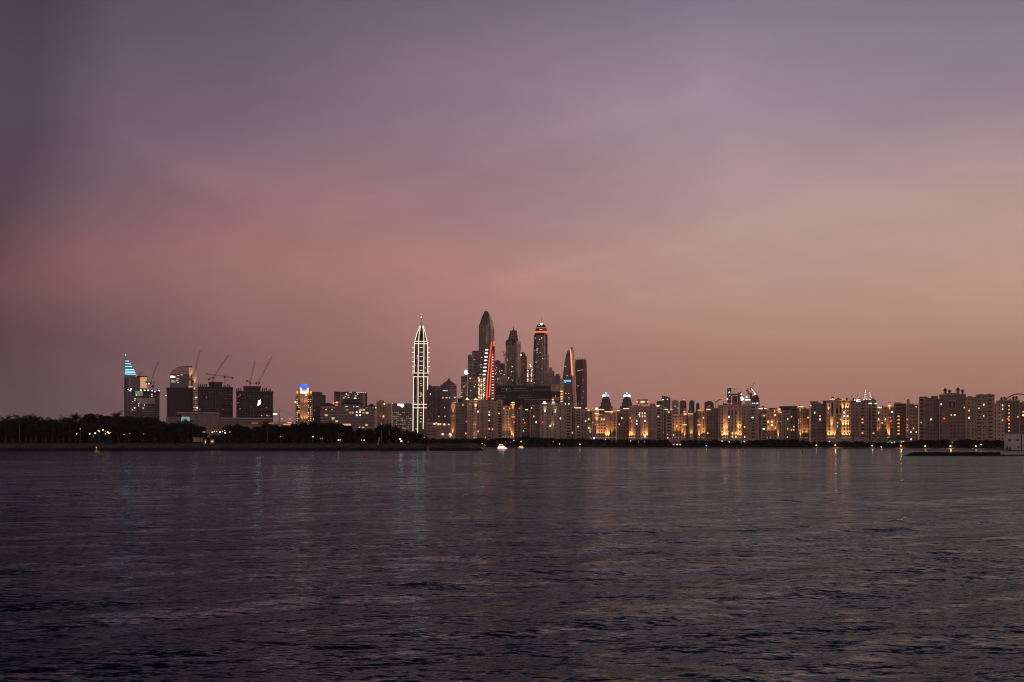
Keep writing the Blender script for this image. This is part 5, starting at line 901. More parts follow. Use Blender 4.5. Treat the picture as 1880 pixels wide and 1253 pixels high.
domed('round-topped grey tower with a red beacon on it, behind the low wings', 1254, 2500, 6.4, 735, tip='e_red'); domed('round-topped grey tower without beacon, centre of the faint trio behind the low wings', 1270, 2550, 5, 735); domed('narrow faint round-topped tower with a small white lamp near its top', 1281, 2650, 3.2, 739)
domed('faint rounded tower behind the roof lamp box, left of the unfinished pair', 1302, 2500, 8.4, 736.5); domed('small faint rounded tower tight against the far right side of the faint trio', 1296.6, 2900, 3.4, 737.5)
b = B('steel_arch', 'pink arched steel frame with a red beacon, left of the unfinished pair of towers', 'arch', 1321.5, 2300)
mb = MB(); pts = [(1313.6 + 14 * k / 8, 733.8 + 8 * (1 - math.sin(math.pi * (.12 + .5 * k / 8)))) for k in range(9)]
for p, q in zip(pts, pts[1:]): b.tb(mb, p, q, 2, 1.2, 'plaster_pink', 5)
for px in (1314, 1318, 1328): b.tb(mb, (px, 812), (px, 737), 2, .9, 'plaster_pink', 4)
b.part('rib', mb); b.unit('beacon', 'e_red', 1325.8, 733, 1.8, 1.6, 0)
b = B('unfinished_tower', 'pair of unfinished grey towers joined by a thin bridge, poking above the orange-lit block', 'building', 1348, 1700)
mb = MB(); b.box(mb, 1335, 1342.6, 713, 9999, 0, 22, 'grey_clad'); b.bands(mb, 1334.8, 1342.8, 714, 750, 10, 'concrete_pale', y=-.5, th=.7); b.box(mb, 1354.6, 1361.6, 721.6, 9999, 0, 22, 'grey_clad'); b.box(mb, 1358, 1360.6, 720, 722, 4, 14, 'grey_clad'); b.bands(mb, 1354.4, 1361.8, 723, 750, 8, 'concrete_pale', y=-.5, th=.7); b.part('wall', mb)
mb = MB(); b.box(mb, 1342.6, 1354.6, 723.2, 725.6, 4, 14, 'steel_dark'); b.box(mb, 1342.6, 1353.6, 713.8, 714.6, 5, 6, 'steel_dark'); b.box(mb, 1345, 1353.6, 719.6, 720.4, 5, 6, 'steel_dark'); b.part('bridge', mb)
mb = MB(); b.box(mb, 1344, 1354, 727, 9999, 10, 18, 'plaster_pink'); b.part('rear_wall', mb)
for px, py, s_ in ((1339, 721, 2), (1335.4, 733, 1.8), (1361, 724.6, 2), (1361.6, 731, 3.4), (1363, 733.6, 3.4), (1361.4, 735, 2.4), (1339.4, 727, 1), (1336.6, 741, 1)): b.unit('work_lamp', 'e_cool', px, py, s_, s_, -1.2)
b = B('unfinished_tower', 'squat unfinished dome-shaped block with white work lamps under two cranes', 'building', 1386, 1750)
mb = MB(); b.loft(mb, [(9999, 1379.6, 1393.6, 0, 26), (740, 1379, 1394.6, 0, 26), (731, 1380, 1394, 1, 25), (727.6, 1382, 1391, 3, 20)], 'grey_clad', .2); b.bands(mb, 1380, 1394, 731, 742, 4, 'concrete', y=-.5, th=.8); b.box(mb, 1368, 1378, 734.4, 9999, 4, 22, 'stone'); b.box(mb, 1376.6, 1380.6, 721, 736, 6, 14, 'grey_clad'); b.part('wall', mb)
for px, py, w in ((1381.6, 741, 1.8), (1385.4, 741, 1.2), (1390, 741, 4), (1373, 734.4, 9), (1365, 733, 2), (1371, 729.4, 3), (1372, 714.8, 2), (1386.6, 724.2, 2.6)): b.unit('work_lamp', 'e_cool' if py > 716 else 'e_peach', px, py, w, 1.6, -1)
crane('crane with a brightly lit jib over the squat unfinished block', 1388, 728, 1752, 725, (1378.6, 712.6), back=(1390, 727), lights=9, r=.5)
crane('plain dark crane just left of the lit-jib crane', 1372.6, 735, 1748, 717, (1371.6, 714), back=(1375, 722), r=.6)
crane('faint distant crane with its jib leaning right, farthest above the lit-jib crane', 1380, 728, 1900, 714, (1385.4, 702.4), back=(1378, 714), r=.3)
# lit cranes
b = B('unfinished_podium', 'low dark building site with white work lamps right behind the golden-lit block', 'building', 1582, 1600)
mb = MB(); b.box(mb, 1562, 1602, 736, 9999, 0, 30, 'concrete_dark'); b.bands(mb, 1562, 1602, 736, 744, 3, 'concrete', y=-.5, th=.7); b.part('wall', mb)
for px, py, w in ((1567, 733.4, 3), (1574, 735, 3), (1577.4, 734, 3.4), (1576, 737.4, 7), (1569, 734.4, 2), (1586, 734.6, 2), (1590.6, 733, 1.6), (1597.6, 734.6, 2)): b.unit('work_lamp', 'e_cool', px, py, w, 1.5, -1.2)
for i, (lab, px, tip, n, lmk) in enumerate((('first and shortest of four lamp-strung cranes over the golden-lit block', 1565.4, (1568.4, 721.6), 4, 'e_soft'), ('second of four lamp-strung cranes, nearly upright with faint lamps', 1576.4, (1578, 718.6), 5, 'e_soft'), ('third and tallest of four lamp-strung cranes, bright pinkish lamps', 1587.4, (1589.4, 715.6), 5, 'e_pink'), ('fourth of four lamp-strung cranes, its jib leaning left', 1600.4, (1595.4, 718.4), 4, 'e_pink'))):
    c_ = crane(lab, px, 736, 1605, 732, tip, back=(px + (2 if i < 3 else 3), 732.6), lights=n, r=.3, lm=lmk)
# observation wheel
b = B('observation_wheel', 'giant red observation wheel, only its upper rim showing above the last apartment block', 'ferris wheel', 1870, 2800)
def ringmb(r_, th, m, y, n=72):
    mb_ = MB(); cz = b.z(749)
    for k in range(n):
        a, c_ = 2 * math.pi * k / n, 2 * math.pi * (k + 1) / n; mb_.tube((r_ * math.cos(a), y, cz + r_ * math.sin(a)), (r_ * math.cos(c_), y, cz + r_ * math.sin(c_)), th, m, 6)
    return mb_
RW = 28.6 * b.k; b.part('rim', ringmb(RW, 1.3, 'wheel_red', 0)); b.part('rim', ringmb(RW * .965, .4, 'steel_red', 3))
mb = MB(); mb.tube((0, -3, b.z(749)), (0, 6, b.z(749)), 3, 'steel_red', 12); b.part('hub', mb)
for k in range(16):
    a = k * math.pi / 8; mb = MB(); mb.tube((0, 1.5, b.z(749)), (RW * math.cos(a), 1.5, b.z(749) + RW * math.sin(a)), .16, 'steel_red', 3); b.part('spoke', mb)
for s_ in (-1, 1):
    mb = MB(); mb.tube((s_ * 20, 9 * s_, -.5), (0, 6, b.z(749)), 1.4, 'steel_white', 6); b.part('support_leg', mb)
# white waterfront building on the right
b = B('white_boathouse', 'small flat-roofed white building at the water edge with dark windows, cut by the picture edge', 'building', 1862, 474, gz=.3)
mb = MB(); b.box(mb, 1843.6, 1874.6, 797, 9999, 0, 12, 'plaster_white'); b.box(mb, 1876.4, 1912, 797.4, 9999, -.4, 12, 'plaster_white'); b.box(mb, 1874.6, 1876.4, 798, 9999, .6, 12, 'roof_dark'); b.part('wall', mb)
mb = MB(); b.box(mb, 1843, 1875, 795.6, 797.4, -.3, 12.3, 'concrete_pale'); b.box(mb, 1853, 1872, 794.6, 795.6, 3, 9, 'roof_dark'); b.box(mb, 1876, 1913, 796.2, 797.4, -.7, 12.3, 'concrete_pale'); b.part('roof', mb)
for px, py, w, h in ((1853.6, 808.4, 5.4, 3.6), (1868.4, 808.2, 4.6, 4.4), (1887, 808.6, 4, 4)):
    mb = MB(); b.box(mb, px - w / 2, px + w / 2, py - h / 2, py + h / 2, -.02, .3, 'window_glass'); b.box(mb, px - w / 2 - .3, px + w / 2 + .3, py + h / 2, py + h / 2 + .5, -.15, .1, 'trim'); b.box(mb, px - w / 2 - .3, px + w / 2 + .3, py - h / 2 - .4, py - h / 2, -.08, .1, 'trim'); b.box(mb, px - .15, px + .15, py - h / 2, py + h / 2, -.06, .1, 'trim'); b.part('window', mb)
mb = MB(); b.box(mb, 1847, 1851, 820, 827, -.1, .2, 'blue_paint'); b.part('door', mb); mb = MB(); b.box(mb, 1852.4, 1856, 822, 827.4, -1.6, -.4, 'blue_paint'); b.box(mb, 1852, 1856.4, 821.5, 822, -1.7, -.3, 'steel_dark'); b.part('bin', mb); mb = MB(); b.box(mb, 1868.4, 1871, 819.4, 822.4, -.06, .2, 'window_glass'); b.part('vent', mb)
# ------------------------------------------------------------------ low lit pavilion, lamps, boats, buoys
b = B('jetty_rail', 'thin steel railing along the bank in front of the small white building', 'railing', 1862, 470.5, gz=.35)
mb = MB()
for k in range(17): x = b.x(1842 + k * 4.2); mb.tube((x, 0, -.3), (x, 0, 1.05), .035, 'steel_white', 4)
for h in (.55, 1.05): mb.tube((b.x(1842), 0, h), (b.x(1909.2), 0, h), .03, 'steel_white', 4)
b.part('rail', mb)
b = B('shore_pavilion', 'low flat-roofed pavilion with pale green-white lights behind dark plants near the beach', 'building', 1650, 720, gz=1.2)
mb = MB(); b.box(mb, 1630, 1668, 806.5, 9999, 4, 14, 'stone_brown_shade'); b.fins(mb, 1631, 1667, 809, 9999, 9, 'stone', y=-.2, w=.35, dep=.4); b.box(mb, 1630, 1668, 816.2, 9999, -.5, .2, 'stone_brown_shade'); b.part('wall', mb)
mb = MB(); b.box(mb, 1628, 1672, 805, 806.6, -1, 15, 'roof_dark'); b.part('roof', mb)
for px, py, k, s_ in ((1642, 813, 'e_greenish', 2), (1630.6, 812.6, 'e_greenish', 2), (1636.6, 813.6, 'e_greenish', 3), (1654.5, 812, 'e_greenish', 3), (1659, 810.6, 'e_cool', 1), (1634, 810.4, 'e_greenish', 1.2), (1648, 814, 'e_soft', 1.6)): b.unit('lit_window', k, px, py, s_, s_ * 1.1, 3)
b.unit('ceiling_lamp', 'e_cool', 1642.4, 812.6, 1.8, 1.8, .6)
b = B('beach_kiosk', 'tiny low kiosk with three small yellow lit windows among dark beach trees', 'kiosk', 1242.6, 808, gz=1.0)
mb = MB(); b.box(mb, 1233, 1252, 813.4, 9999, 0, 4, 'stone_brown_shade'); b.box(mb, 1232, 1253, 812.6, 813.4, -.6, 4.4, 'roof_dark'); b.part('wall', mb)
for px, k in ((1237, 'e_office'), (1243, 'e_warm'), (1248.6, 'e_office')): b.unit('lit_window', k, px, 816.6, 3, 1.8, -.4)

POLE = MB(); POLE.lathe(0, 0, [(.12, 0), (.10, .3), (.06, 1)], 'pole', 6); POLE = POLE.mesh('pole')
ARM = MB(); ARM.tube((0, 0, 0), (.5, -.3, .25), .05, 'pole', 4); ARM = ARM.mesh('arm')
HEADS = {}
def head(k):
    if k not in HEADS:
        m_ = MB(); m_.lathe(0, 0, [(.12, -.5), (.4, -.3), (.5, 0), (.4, .3), (.15, .5)], k, 8); HEADS[k] = m_.mesh('lamp_head')
    return HEADS[k]
ORD = ['first', 'second', 'third', 'fourth', 'fifth', 'sixth', 'seventh', 'eighth', 'ninth', 'tenth', 'eleventh', 'twelfth', 'thirteenth', 'fourteenth', 'fifteenth']
NEAR = [(-60, 110, 'at the picture\'s far left'), (110, 228, 'left of the blue sail tower'), (228, 300, 'below the work-lamp-ringed block'), (300, 365, 'below the curved glass tower'), (365, 432, 'below the flat-armed crane'), (432, 510, 'below the white bright opening'),
        (510, 585, 'below the blue-domed hotel'), (585, 690, 'below the pyramid-roofed offices'), (690, 757, 'below the glass office block'), (757, 800, 'near the white-outlined tower\'s foot'), (800, 835, 'below the low pink hotel'), (835, 922, 'below the block left of the glowing boat'), (922, 975, 'beside the glowing boat'),
        (975, 1067, 'below the greenish-lit block'), (1067, 1132, 'below the wide orange-lit wing'), (1132, 1234, 'below the block with the lit penthouse'), (1234, 1296, 'by the tiny yellow-windowed kiosk'), (1296, 1408, 'below the block under the unfinished pair'),
        (1408, 1487, 'below the wing with four flame lights'), (1487, 1610, 'below the golden-lit block'), (1610, 1686, 'by the pale-lit pavilion'), (1686, 1760, 'below the left half of the four-kiosk block'), (1760, 1843, 'left of the small white building'), (1843, 2100, 'behind the small white building')]
def where(px):
    for a, c, t_ in NEAR:
        if a <= px < c: return t_
    return NEAR[-1][2]
PENDING = []   # (object, px, phrase)
def later(o, px, phrase): PENDING.append((o, px, phrase))
def settle():
    groups = {}
    for o, px, ph in PENDING: groups.setdefault((ph, where(px)), []).append((px, o))
    for (ph, wh), lst in groups.items():
        lst.sort(key=lambda t_: t_[0]); n = len(lst)
        for i, (px, o) in enumerate(lst):
            o['label'] = f'only {ph} {wh}' if n == 1 else f'{ORD[min(i, 14)]} {ph} from the left {wh}'
def lamp(px, py, D, gz, k='e_lamp', s=1.0, glow=0, col=(1, .6, .35), what=None):
    e = bpy.data.objects.new('street_lamp', None); COL.objects.link(e); e.location = (wx(px, D), D, gz); tag(e, 'lamp', 'street lamp', 'lamps along the shore')
    h = wz(py, D) - gz; link('pole', POLE, e, sc=(1, 1, max(.2, h - .2))); o = link('lamp_head', head(k), e, loc=(0, -.1, h), sc=(s, s, s * .8))
    if glow:
        l = bpy.data.lights.new('lamp_light', 'POINT'); lo = bpy.data.objects.new('lamp_light', l); COL.objects.link(lo); lo.parent = e; lo.location = (0, -.9, h); l.energy = glow * .04; l.color = col; l.shadow_soft_size = .4
    later(e, px, {'e_lamp': 'warm white park lamp', 'e_lampwhite': 'cool white park lamp', 'e_lamporange': 'orange lamp', 'e_warm': 'dim amber lamp', 'e_soft': 'faint small lamp'}[k])
for px, py, k, s in ((141, 797, 'e_warm', .9), (147.5, 788, 'e_soft', .9), (165, 797, 'e_lampwhite', .7), (175, 796, 'e_lampwhite', .9), (171.5, 801.4, 'e_soft', .8), (181, 791, 'e_lamp', .9), (183, 793, 'e_warm', .7), (189, 789.6, 'e_lamp', 1), (198, 794, 'e_lamp', 1.1), (200.4, 796, 'e_lamporange', .8), (194, 792, 'e_warm', .6), (193.6, 797, 'e_warm', .9), (202.6, 794.6, 'e_warm', .7), (228, 798, 'e_soft', 1), (238.6, 796.4, 'e_soft', .8), (264, 797, 'e_soft', .8),
    (373, 793.6, 'e_soft', .8), (376, 793.6, 'e_soft', .9), (390, 794.2, 'e_lamp', .9), (393.4, 792.6, 'e_warm', .8), (398, 792.4, 'e_warm', .7), (404, 794, 'e_lamp', 1.0), (408.6, 792.4, 'e_warm', .7), (413.4, 795, 'e_lamp', 1.0), (412.6, 791, 'e_warm', .8), (422, 793.6, 'e_soft', 1),
    (515, 802, 'e_soft', .8), (574.4, 802, 'e_lampwhite', .8), (588, 805.6, 'e_soft', .7), (591.6, 805, 'e_soft', .8), (621.5, 808.4, 'e_lampwhite', 1), (625.4, 808, 'e_warm', .7), (668.8, 808.8, 'e_lamp', .8), (664, 808.4, 'e_warm', .6), (734.8, 806.6, 'e_lampwhite', 1.1), (737, 810.6, 'e_lampwhite', 1.1), (741, 812.6, 'e_soft', .9), (745.6, 813, 'e_soft', .8), (749, 812, 'e_soft', .8), (753.6, 814, 'e_soft', .9), (779, 803.6, 'e_soft', .8), (770, 813, 'e_soft', .7), (777, 813.6, 'e_soft', .8)):
    lamp(px, py, 489, 3.9, k, s * .62 * (1.15 if k in ('e_lamp', 'e_lampwhite') else 1))
for px, py, k, s in ((789.6, 817, 'e_lamp', 1), (794.6, 817.6, 'e_lamp', 1)): lamp(px, py, 520, .5, k, s * .8)
for px, py, k, s, gl in ((810, 814, 'e_lamporange', .9, 0), (832, 814, 'e_lamp', 1, 1500), (885.5, 815, 'e_lamp', 1.3, 4000), (943.4, 808.6, 'e_lampwhite', .8, 0), (956.6, 811, 'e_lamp', 1.1, 0), (1001, 0, 0, 0, 0), (1027.5, 815.6, 'e_lamp', 1, 600), (1015.6, 811.4, 'e_soft', 1.2, 0), (1064.6, 816, 'e_lamp', 1.6, 3500), (1090, 803.8, 'e_lamp', .8, 0), (1111.6, 806.8, 'e_lamp', .9, 0), (1158, 810, 'e_lamp', .9, 0), (1172, 812, 'e_warm', .8, 0), (1183, 811.4, 'e_soft', 1, 0), (1226.2, 804.4, 'e_lamp', 1.3, 0), (1225, 797.6, 'e_warm', 1, 0), (1218, 794, 'e_soft', 1, 0), (1297, 818.6, 'e_lampwhite', 1.3, 500),
    (1325.6, 810.2, 'e_lamp', 1.1, 0), (1338.6, 811.6, 'e_lamp', 1.1, 0), (1366.4, 810.8, 'e_lampwhite', 1.0, 0), (1361, 812, 'e_soft', 1, 0), (1367.4, 812.4, 'e_soft', 1, 0), (1352.6, 821, 'e_soft', .6, 0), (1445.4, 803, 'e_warm', 1.1, 0), (1498.8, 818, 'e_lamp', 1.5, 2500), (1522.8, 811, 'e_lamp', 1.0, 0), (1533.4, 817.8, 'e_lamporange', 1.6, 26000), (1601.4, 818.6, 'e_lamp', 1.4, 5000), (1617.8, 821, 'e_lamp', .9, 1500), (1653.6, 818.6, 'e_lamporange', 1.5, 22000), (1698.4, 819.4, 'e_lamp', 1.3, 4000), (1744.8, 819.4, 'e_lamp', 1.5, 16000), (1748, 812.8, 'e_soft', 1, 0), (1791.2, 819.6, 'e_lamp', 1.4, 1500), (1801.4, 816.6, 'e_lampwhite', 1.1, 0), (943, 803, 'e_soft', .8, 0), (891.4, 803.2, 'e_lamp', .8, 0), (928, 811, 'e_soft', 1, 0), (937, 812, 'e_soft', 1, 0)):
    if not k: continue
    D = ip(px, BEACH) + 9; lamp(px, py, D, .6, k, s * .62, gl, (1, .36, .10) if gl > 3000 else (1, .6, .35))
lamp(1786, 824, 604, .2, 'e_soft', .7)

def canopy(px, w, label, D=818):
    e = bpy.data.objects.new('beach_canopy', None); COL.objects.link(e); e.location = (wx(px, D), D, .5); tag(e, label, 'canopy'); W_ = w / F * D
    mb_ = MB(); mb_.loft([[(-W_, -2, 1.5), (W_, -2, 1.5), (W_, 2, 1.5), (-W_, 2, 1.5)], [(-.3, -.2, 2.5), (.3, -.2, 2.5), (.3, .2, 2.5), (-.3, .2, 2.5)]], 'canvas_orange'); mb_.build('roof', e)
    for a in (-1, 1):
        mb_ = MB(); mb_.box(a * W_ * .95 - .1, a * W_ * .95 + .1, -1.8, -1.6, 0, 1.6, 'pole'); mb_.build('post', e)
    mb_ = MB(); mb_.box(-W_ * .7, W_ * .7, 1.2, 1.6, .2, 1.4, 'e_amber'); mb_.build('lit_counter', e)
canopy(889.4, 5, 'wide orange-lit beach canopy left of the glowing boat'); canopy(874, 3, 'small orange-lit beach canopy on the left of the wide one'); canopy(854, 3, 'dim canopy farthest left of the three by the beach')
def boat(label, px, D, W_, kind):
    e = bpy.data.objects.new('passenger_boat' if kind else 'small_boat', None); COL.objects.link(e); e.location = (wx(px, D), D, 0); e.rotation_euler[2] = R(12); tag(e, label, 'boat')
    def ring(x, w, zt, zb): return [(x, -w, zt), (x, -w * .7, zb), (x, w * .7, zb), (x, w, zt)]
    h = W_ * .10
    mb_ = MB(); mb_.loft([ring(-W_ / 2, W_ * .14, h * 1.4, -.1), ring(-W_ * .3, W_ * .19, h * 1.2, -.25), ring(W_ * .15, W_ * .19, h * 1.25, -.25), ring(W_ * .38, W_ * .11, h * 1.5, -.1), ring(W_ * .5, .03, h * 1.9, .2)], 'boat_white'); mb_.build('hull', e)
    mb_ = MB(); mb_.box(-W_ * .46, W_ * .44, -W_ * .2, -W_ * .19, h * .5, h * .95, 'e_boatpink' if kind else 'e_amber'); mb_.build('hull_light', e)
    mb_ = MB(); mb_.box(-W_ * .40, W_ * .22, -W_ * .15, W_ * .15, h * 1.3, h * 3.2, 'boat_white'); mb_.box(-W_ * .44, W_ * .30, -W_ * .18, W_ * .18, h * 3.2, h * 3.5, 'boat_white'); c_ = mb_.build('cabin', e)
    mb_ = MB(); 
    for k in range(7): mb_.box(-W_ * .38 + k * W_ * .085, -W_ * .38 + k * W_ * .085 + W_ * .07, -W_ * .16, -W_ * .15, h * 1.9, h * 2.9, 'e_boat' if kind else 'e_warm')
    mb_.build('window', c_)
    if kind:
        mb_ = MB(); mb_.box(-W_ * .34, W_ * .1, -W_ * .12, W_ * .12, h * 5.2, h * 5.4, 'canvas_orange'); 
        for a in (-.33, -.1, .09): mb_.box(a * W_, a * W_ + .08, -W_ * .11, -W_ * .1, h * 3.5, h * 5.2, 'pole')
        mb_.build('upper_canopy', e)
        mb_ = MB(); mb_.box(-W_ * .30, W_ * .06, -.1, .1, h * 3.9, h * 4.8, 'e_amber'); mb_.build('deck_light', e)
        mb_ = MB(); mb_.box(-W_ * .46, W_ * .34, -W_ * .19, -W_ * .18, h * 1.35, h * 1.8, 'e_boat'); mb_.build('rail_light', e)
        mb_ = MB(); mb_.tube((W_ * .2, 0, h * 3.5), (W_ * .2, 0, h * 6.4), .06, 'pole'); mb_.build('mast', e)
    l = bpy.data.lights.new('boat_lamp', 'POINT'); lo = bpy.data.objects.new('boat_lamp', l); COL.objects.link(lo); lo.parent = e; lo.location = (0, -W_ * .5, h * 2.5); l.energy = 60 if kind else 20; l.color = (1, .75, .7); l.shadow_soft_size = .6
    return e
boat('brightly lit white and pink passenger boat crossing before the dark shore', 922, 590, 6.2, 1)
boat('small amber-lit boat moored by the shore right of the brightly lit boat', 957, 770, 4.6, 0)

def buoy(label, px, py, D, h, w, m, k=None):
    e = bpy.data.objects.new('buoy', None); COL.objects.link(e); e.location = (wx(px, D), D, 0); tag(e, label, 'buoy', 'channel buoys on the water')
    mb_ = MB(); mb_.lathe(0, 0, [(w * .8, -.3), (w, -.1), (w, h * .28), (w * .75, h * .36)], m, 12); mb_.build('float', e)
    mb_ = MB(); mb_.lathe(0, 0, [(w * .45, h * .34), (w * .32, h * .8), (w * .4, h * .84), (w * .4, h * .9)], m, 8); mb_.build('tower', e)
    mb_ = MB(); mb_.lathe(0, 0, [(.05, h * .9), (w * .22, h * .93), (w * .15, h)], k or m, 8); mb_.build('lantern', e)
buoy('yellow-orange buoy with lit lantern, close to the left headland', 177, 827, 372, 2.0, .75, 'buoy_yellow', 'e_warm')
buoy('red can buoy standing alone in open water below the pyramid-roofed offices', 669.4, 838, 240, 1.05, .26, 'buoy_red')
buoy('thin yellow buoy beside the headland below the white-outlined tower', 785.4, 827, 420, 2.0, .5, 'buoy_yellow')
buoy('tiny red buoy far off below the greenish-lit block', 994, 826, 560, 1.6, .5, 'buoy_red', 'e_red')
buoy('tiny dark buoy below the wing with four flame lights', 1473.4, 833, 330, 1.0, .3, 'steel_dark')
b = B('shore_marker', 'short pale leaning post on the dark bank below the pyramid-roofed offices', 'marker post', 695, 480, gz=2.6)
mb = MB(); mb.tube((-.3, 0, 0), (.25, 0, 3.1), .28, 'stone', 6); b.part('post', mb); mb = MB(); mb.tube((.2, 0, 3.0), (.28, 0, 3.4), .36, 'plaster_white', 6); b.part('cap', mb)
for px, w, hh, lab in ((377, 2.6, 7, 'tall narrow lit doorway panel, left of two near the bank under the flat-armed crane'), (389.6, 5.4, 6, 'lit pale hut front, right of two near the bank under the flat-armed crane')):
    b = B('park_hut', lab, 'hut', px, 486, gz=3.0)
    mb = MB(); b.box(mb, px - w / 2 - 1.6, px + w / 2 + 1.6, 806, 9999, .4, 3, 'stone_brown_shade'); b.part('wall', mb); mb = MB(); b.box(mb, px - w / 2 - 2.2, px + w / 2 + 2.2, 804.8, 806, -.1, 3.3, 'roof_dark'); b.part('roof', mb)
    mb = MB(); b.box(mb, px - w / 2 + .6, px + w / 2 - .6, 809.4, 814.4 if w < 4 else 812.5, .25, .45, 'e_office' if w < 4 else 'e_soft'); b.part('door', mb)
b = B('park_wall', 'faintly lit pale wall behind dark trunks under the curved glass tower', 'wall', 363, 500, gz=3.6)
mb = MB(); b.box(mb, 355, 373, 804, 9999, 0, .5, 'stone_pale'); b.box(mb, 354.6, 373.4, 803.2, 804, -.15, .65, 'trim'); b.part('panel', mb)
# rocky spit, near right
def spit():
    rng = np.random.default_rng(9); u = np.linspace(1655, 1990, 420); v = np.linspace(-1, 1, 22); U, V = np.meshgrid(u, v, indexing='ij')
    D = 268 + V * 9 + 2 * np.sin(U * .03); env = np.clip((U - 1655) / 22, 0, 1) * np.clip((1990 - U) / 30, 0, 1) * (np.where(U > 1838, .42, 1))
    Z = -.35 + 1.15 * env * (1 - V ** 2) + rng.normal(0, .15, U.shape) * (1 - V ** 2)
    tag(link('rocks', grid_mesh('rocks', (U - 940) / F * D, D, Z, 'bank', False)), kind='structure')
spit()

# ------------------------------------------------------------------ trees
def leaf_quads(mb, pts, size, rng, m, flat=.5):
    for p in pts:
        n = rng.normal(0, 1, 3); n[2] *= flat; n /= np.linalg.norm(n); a = np.cross(n, rng.normal(0, 1, 3)); a /= np.linalg.norm(a); c = np.cross(n, a); s = size * rng.uniform(.6, 1.3)
        mb.add([tuple(p + s * (-a - .35 * c)), tuple(p + s * (.1 * a - .8 * c)), tuple(p + s * (a + .1 * c)), tuple(p + s * (-.1 * a + .8 * c))], [(0, 1, 2, 3)], m)
def broadleaf(seed, wide, m, nleaf=1500):
    """unit-height tree: trunk and limbs, crown of leaf clumps in uneven lobes"""
    rng = np.random.default_rng(seed); tr = MB(); cr = MB()
    tr.tube((0, 0, -.02), (.01, .01, .34), .022, 'bark', 7, r2=.015); lobes = []
    for k in range(11):
        a = rng.uniform(0, 6.28); r = wide * rng.uniform(.12, .62); z = rng.uniform(.38, .84); lobes.append((np.array((r * math.cos(a), r * math.sin(a), z)), rng.uniform(.10, .19)))
    lobes.append((np.array((0, 0, .80)), .17)); lobes.append((np.array((.03, -.02, .55)), .24))
    for c_, r in lobes:
        tr.tube((.01, .01, .30), tuple(c_ * (.9, .9, .95)), .010, 'bark', 5, r2=.003)
    tot = sum(r ** 2 for _, r in lobes)
    for c_, r in lobes:
        n = int(nleaf * r * r / tot); d = rng.normal(0, 1, (n, 3)); d /= np.linalg.norm(d, axis=1)[:, None]; p = c_ + d * (r * rng.uniform(.25, 1.08, n) ** .5)[:, None] * (1.15, 1.15, .85)
        leaf_quads(cr, p[p[:, 2] < 1.0], .030, rng, m)
    return tr.mesh('trunk'), cr.mesh('crown')
def palm(seed):
    rng = np.random.default_rng(seed); tr = MB(); cr = MB(); bend = rng.uniform(-.08, .08); pts = [(bend * (t_ ** 2), 0, t_ * .72) for t_ in np.linspace(0, 1, 7)]
    for i, (p, q) in enumerate(zip(pts, pts[1:])): tr.tube(p, q, .022 - .0012 * i, 'bark_pale', 7, r2=.022 - .0012 * (i + 1))
    top = np.array(pts[-1])
    for k in range(24):
        a = k * 2.4 + rng.uniform(-.2, .2); up = rng.uniform(-.4, 1.25); L_ = rng.uniform(.26, .34); prev_ = top; d = np.array((math.cos(a) * math.cos(up), math.sin(a) * math.cos(up), math.sin(up) + .15))
        side = np.cross(d, (0, 0, 1)); side /= np.linalg.norm(side) + 1e-6
        for s in range(8):
            d = d + np.array((0, 0, -.085 - .02 * s)); d /= np.linalg.norm(d); q = prev_ + d * L_ / 8; cr.tube(tuple(prev_), tuple(q), .0026, 'palm_leaf', 3)
            w = .085 * math.sin(math.pi * (s + 1.3) / 9.6)
            for sg in (-1, 1):
                for f_ in (.1, .6):
                    o_ = prev_ + (q - prev_) * f_; t_ = o_ + side * sg * w + d * .03 - np.array((0, 0, w * .45)); cr.add([tuple(o_), tuple(o_ + d * .014), tuple(t_)], [(0, 1, 2)], 'palm_leaf')
            prev_ = q
    return tr.mesh('trunk'), cr.mesh('crown')
BV = [broadleaf(i + 20, w, ('foliage', 'foliage_olive')[i % 2], 2600) for i, w in enumerate((.42, .50, .36, .46, .55))]
PV = [palm(i + 5) for i in range(4)]
rt = random.Random(11)
def tree(kind, px, top, D, gz, v, phrase, group, sx=1.0):
    e = bpy.data.objects.new('palm_tree' if kind == 'palm' else 'tree', None); COL.objects.link(e); e.location = (wx(px, D), D, gz - .2); e.rotation_euler[2] = rt.uniform(0, 6.28)
    h = wz(top, D) - gz + .2; e.scale = (h * sx, h * sx, h); tag(e, 'tree', 'palm tree' if kind == 'palm' else 'tree', group); tr, cr = (PV if kind == 'palm' else BV)[v]
    link('trunk', tr, e); link('crown', cr, e); later(e, px, phrase)
PROF = [(-60, 770), (60, 769), (75, 767), (100, 769), (108, 776), (122, 773), (135, 771), (152, 775), (160, 757), (185, 757), (205, 761), (228, 762), (260, 764), (285, 763), (297, 771), (320, 775), (345, 775), (370, 780), (382, 789), (404, 790), (414, 779), (440, 778), (470, 781), (490, 775), (520, 781), (545, 775), (560, 774), (600, 774), (625, 776), (645, 783), (675, 784), (692, 783), (710, 780), (728, 783), (745, 787), (760, 793), (780, 799), (800, 806)]
px = -52
while px < 806:
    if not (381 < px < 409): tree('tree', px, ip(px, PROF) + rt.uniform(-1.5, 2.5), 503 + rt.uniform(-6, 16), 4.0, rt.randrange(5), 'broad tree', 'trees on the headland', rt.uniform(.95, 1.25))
    px += rt.uniform(15, 19) if px < 740 else 12
px = -40
while px < 760:    # lower front row
    if not (352 < px < 420): tree('tree', px, ip(px, PROF) + rt.uniform(12, 20), 494 + rt.uniform(-2, 5), 4.0, rt.randrange(5), 'low tree', 'trees on the headland', rt.uniform(1.2, 1.6))
    px += rt.uniform(24, 34)
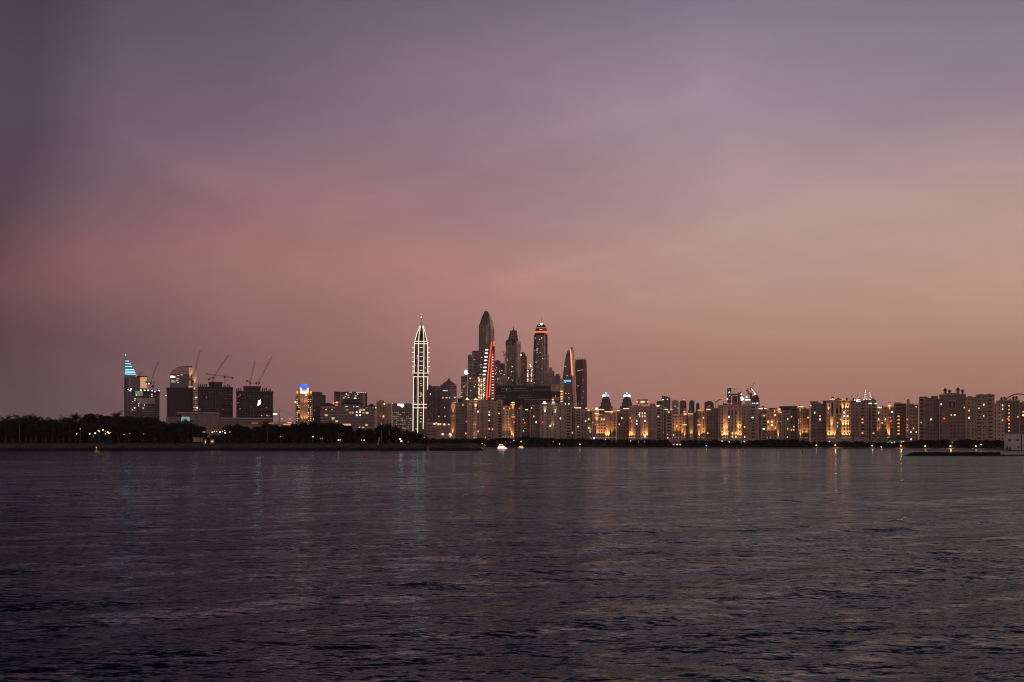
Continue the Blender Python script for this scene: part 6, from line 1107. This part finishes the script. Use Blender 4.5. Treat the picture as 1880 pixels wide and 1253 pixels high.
for i, (px, top) in enumerate(((-8, 764), (10, 763), (24, 766), (36, 759), (48, 764), (57, 761), (66, 763), (84, 764), (96, 767), (107, 772), (128, 766), (260, 763), (282, 766), (117, 766), (140, 758), (147, 770), (217, 754), (331, 773), (344, 771), (353, 777), (362, 781), (700, 779), (715, 778), (727, 781), (491, 772))): tree('palm', px, top - 4, 498 + (i % 3) * 4, 4.0, i % 4, 'palm', 'palms on the headland', 1.0)
px = 783
while px < 1990:
    D = float(ip(px, BEACH)) + 20 + rt.uniform(-5, 9)
    top = ip(px, [(780, 806), (830, 804), (900, 805), (918, 802), (950, 804), (965, 799), (980, 803), (1080, 805), (1140, 807), (1280, 807), (1330, 809), (1395, 808), (1420, 806), (1460, 805), (1490, 810), (1560, 810), (1610, 811), (1625, 812), (1670, 812), (1685, 806), (1735, 806), (1750, 812), (1765, 806), (1860, 808), (2000, 806)]) + rt.uniform(-1.2, 1.4)
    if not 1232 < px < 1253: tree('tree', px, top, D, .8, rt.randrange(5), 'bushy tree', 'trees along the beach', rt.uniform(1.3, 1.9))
    px += rt.uniform(8.5, 13)
for px, top, in ((963, 795), (968, 797)): tree('palm', px, top, 828, 1.0, px % 4, 'palm', 'palms on the beach')
settle()
def scrub(name, pxa, pxb, Df, gz, hf, n, size, seed):
    rng = np.random.default_rng(seed); mb_ = MB(); px_ = rng.uniform(pxa, pxb, n); D = np.array([Df(p) for p in px_]) + rng.normal(0, 1.6, n); h = np.array([hf(p) for p in px_]); z = gz - .3 + h * rng.uniform(0, 1, n) ** .8
    leaf_quads(mb_, list(np.stack([(px_ - 940) / F * D, D, z], 1)), size, rng, 'foliage', .5); tag(mb_.build(name), kind='stuff')
hn = lambda p: .75 + .25 * math.sin(p * .13) + .2 * math.sin(p * .37 + 1)
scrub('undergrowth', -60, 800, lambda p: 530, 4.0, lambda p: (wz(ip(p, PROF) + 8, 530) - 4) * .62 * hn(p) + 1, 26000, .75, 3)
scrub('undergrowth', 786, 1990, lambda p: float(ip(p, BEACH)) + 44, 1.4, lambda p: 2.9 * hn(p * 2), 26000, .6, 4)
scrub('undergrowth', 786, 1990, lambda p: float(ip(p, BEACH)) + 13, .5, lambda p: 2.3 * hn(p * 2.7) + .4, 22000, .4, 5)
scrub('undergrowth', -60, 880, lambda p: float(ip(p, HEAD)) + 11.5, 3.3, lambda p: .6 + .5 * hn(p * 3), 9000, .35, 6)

# ------------------------------------------------------------------ dusk haze
def haze():
    me = MB(); me.box(-4200, 4200, -40, 4150, -2.5, 350, 'haze'); o = me.build('haze'); tag(o, kind='stuff')
hm = bpy.data.materials.new('haze'); hm.use_nodes = True; t = hm.node_tree; t.nodes.clear(); MATS['haze'] = hm
pv = t.nodes.new('ShaderNodeVolumePrincipled'); pv.inputs['Color'].default_value = (.93, .86, .86, 1); pv.inputs['Density'].default_value = HAZE_D; pv.inputs['Anisotropy'].default_value = 0.2
oo = t.nodes.new('ShaderNodeOutputMaterial'); t.links.new(pv.outputs[0], oo.inputs['Volume'])
haze()
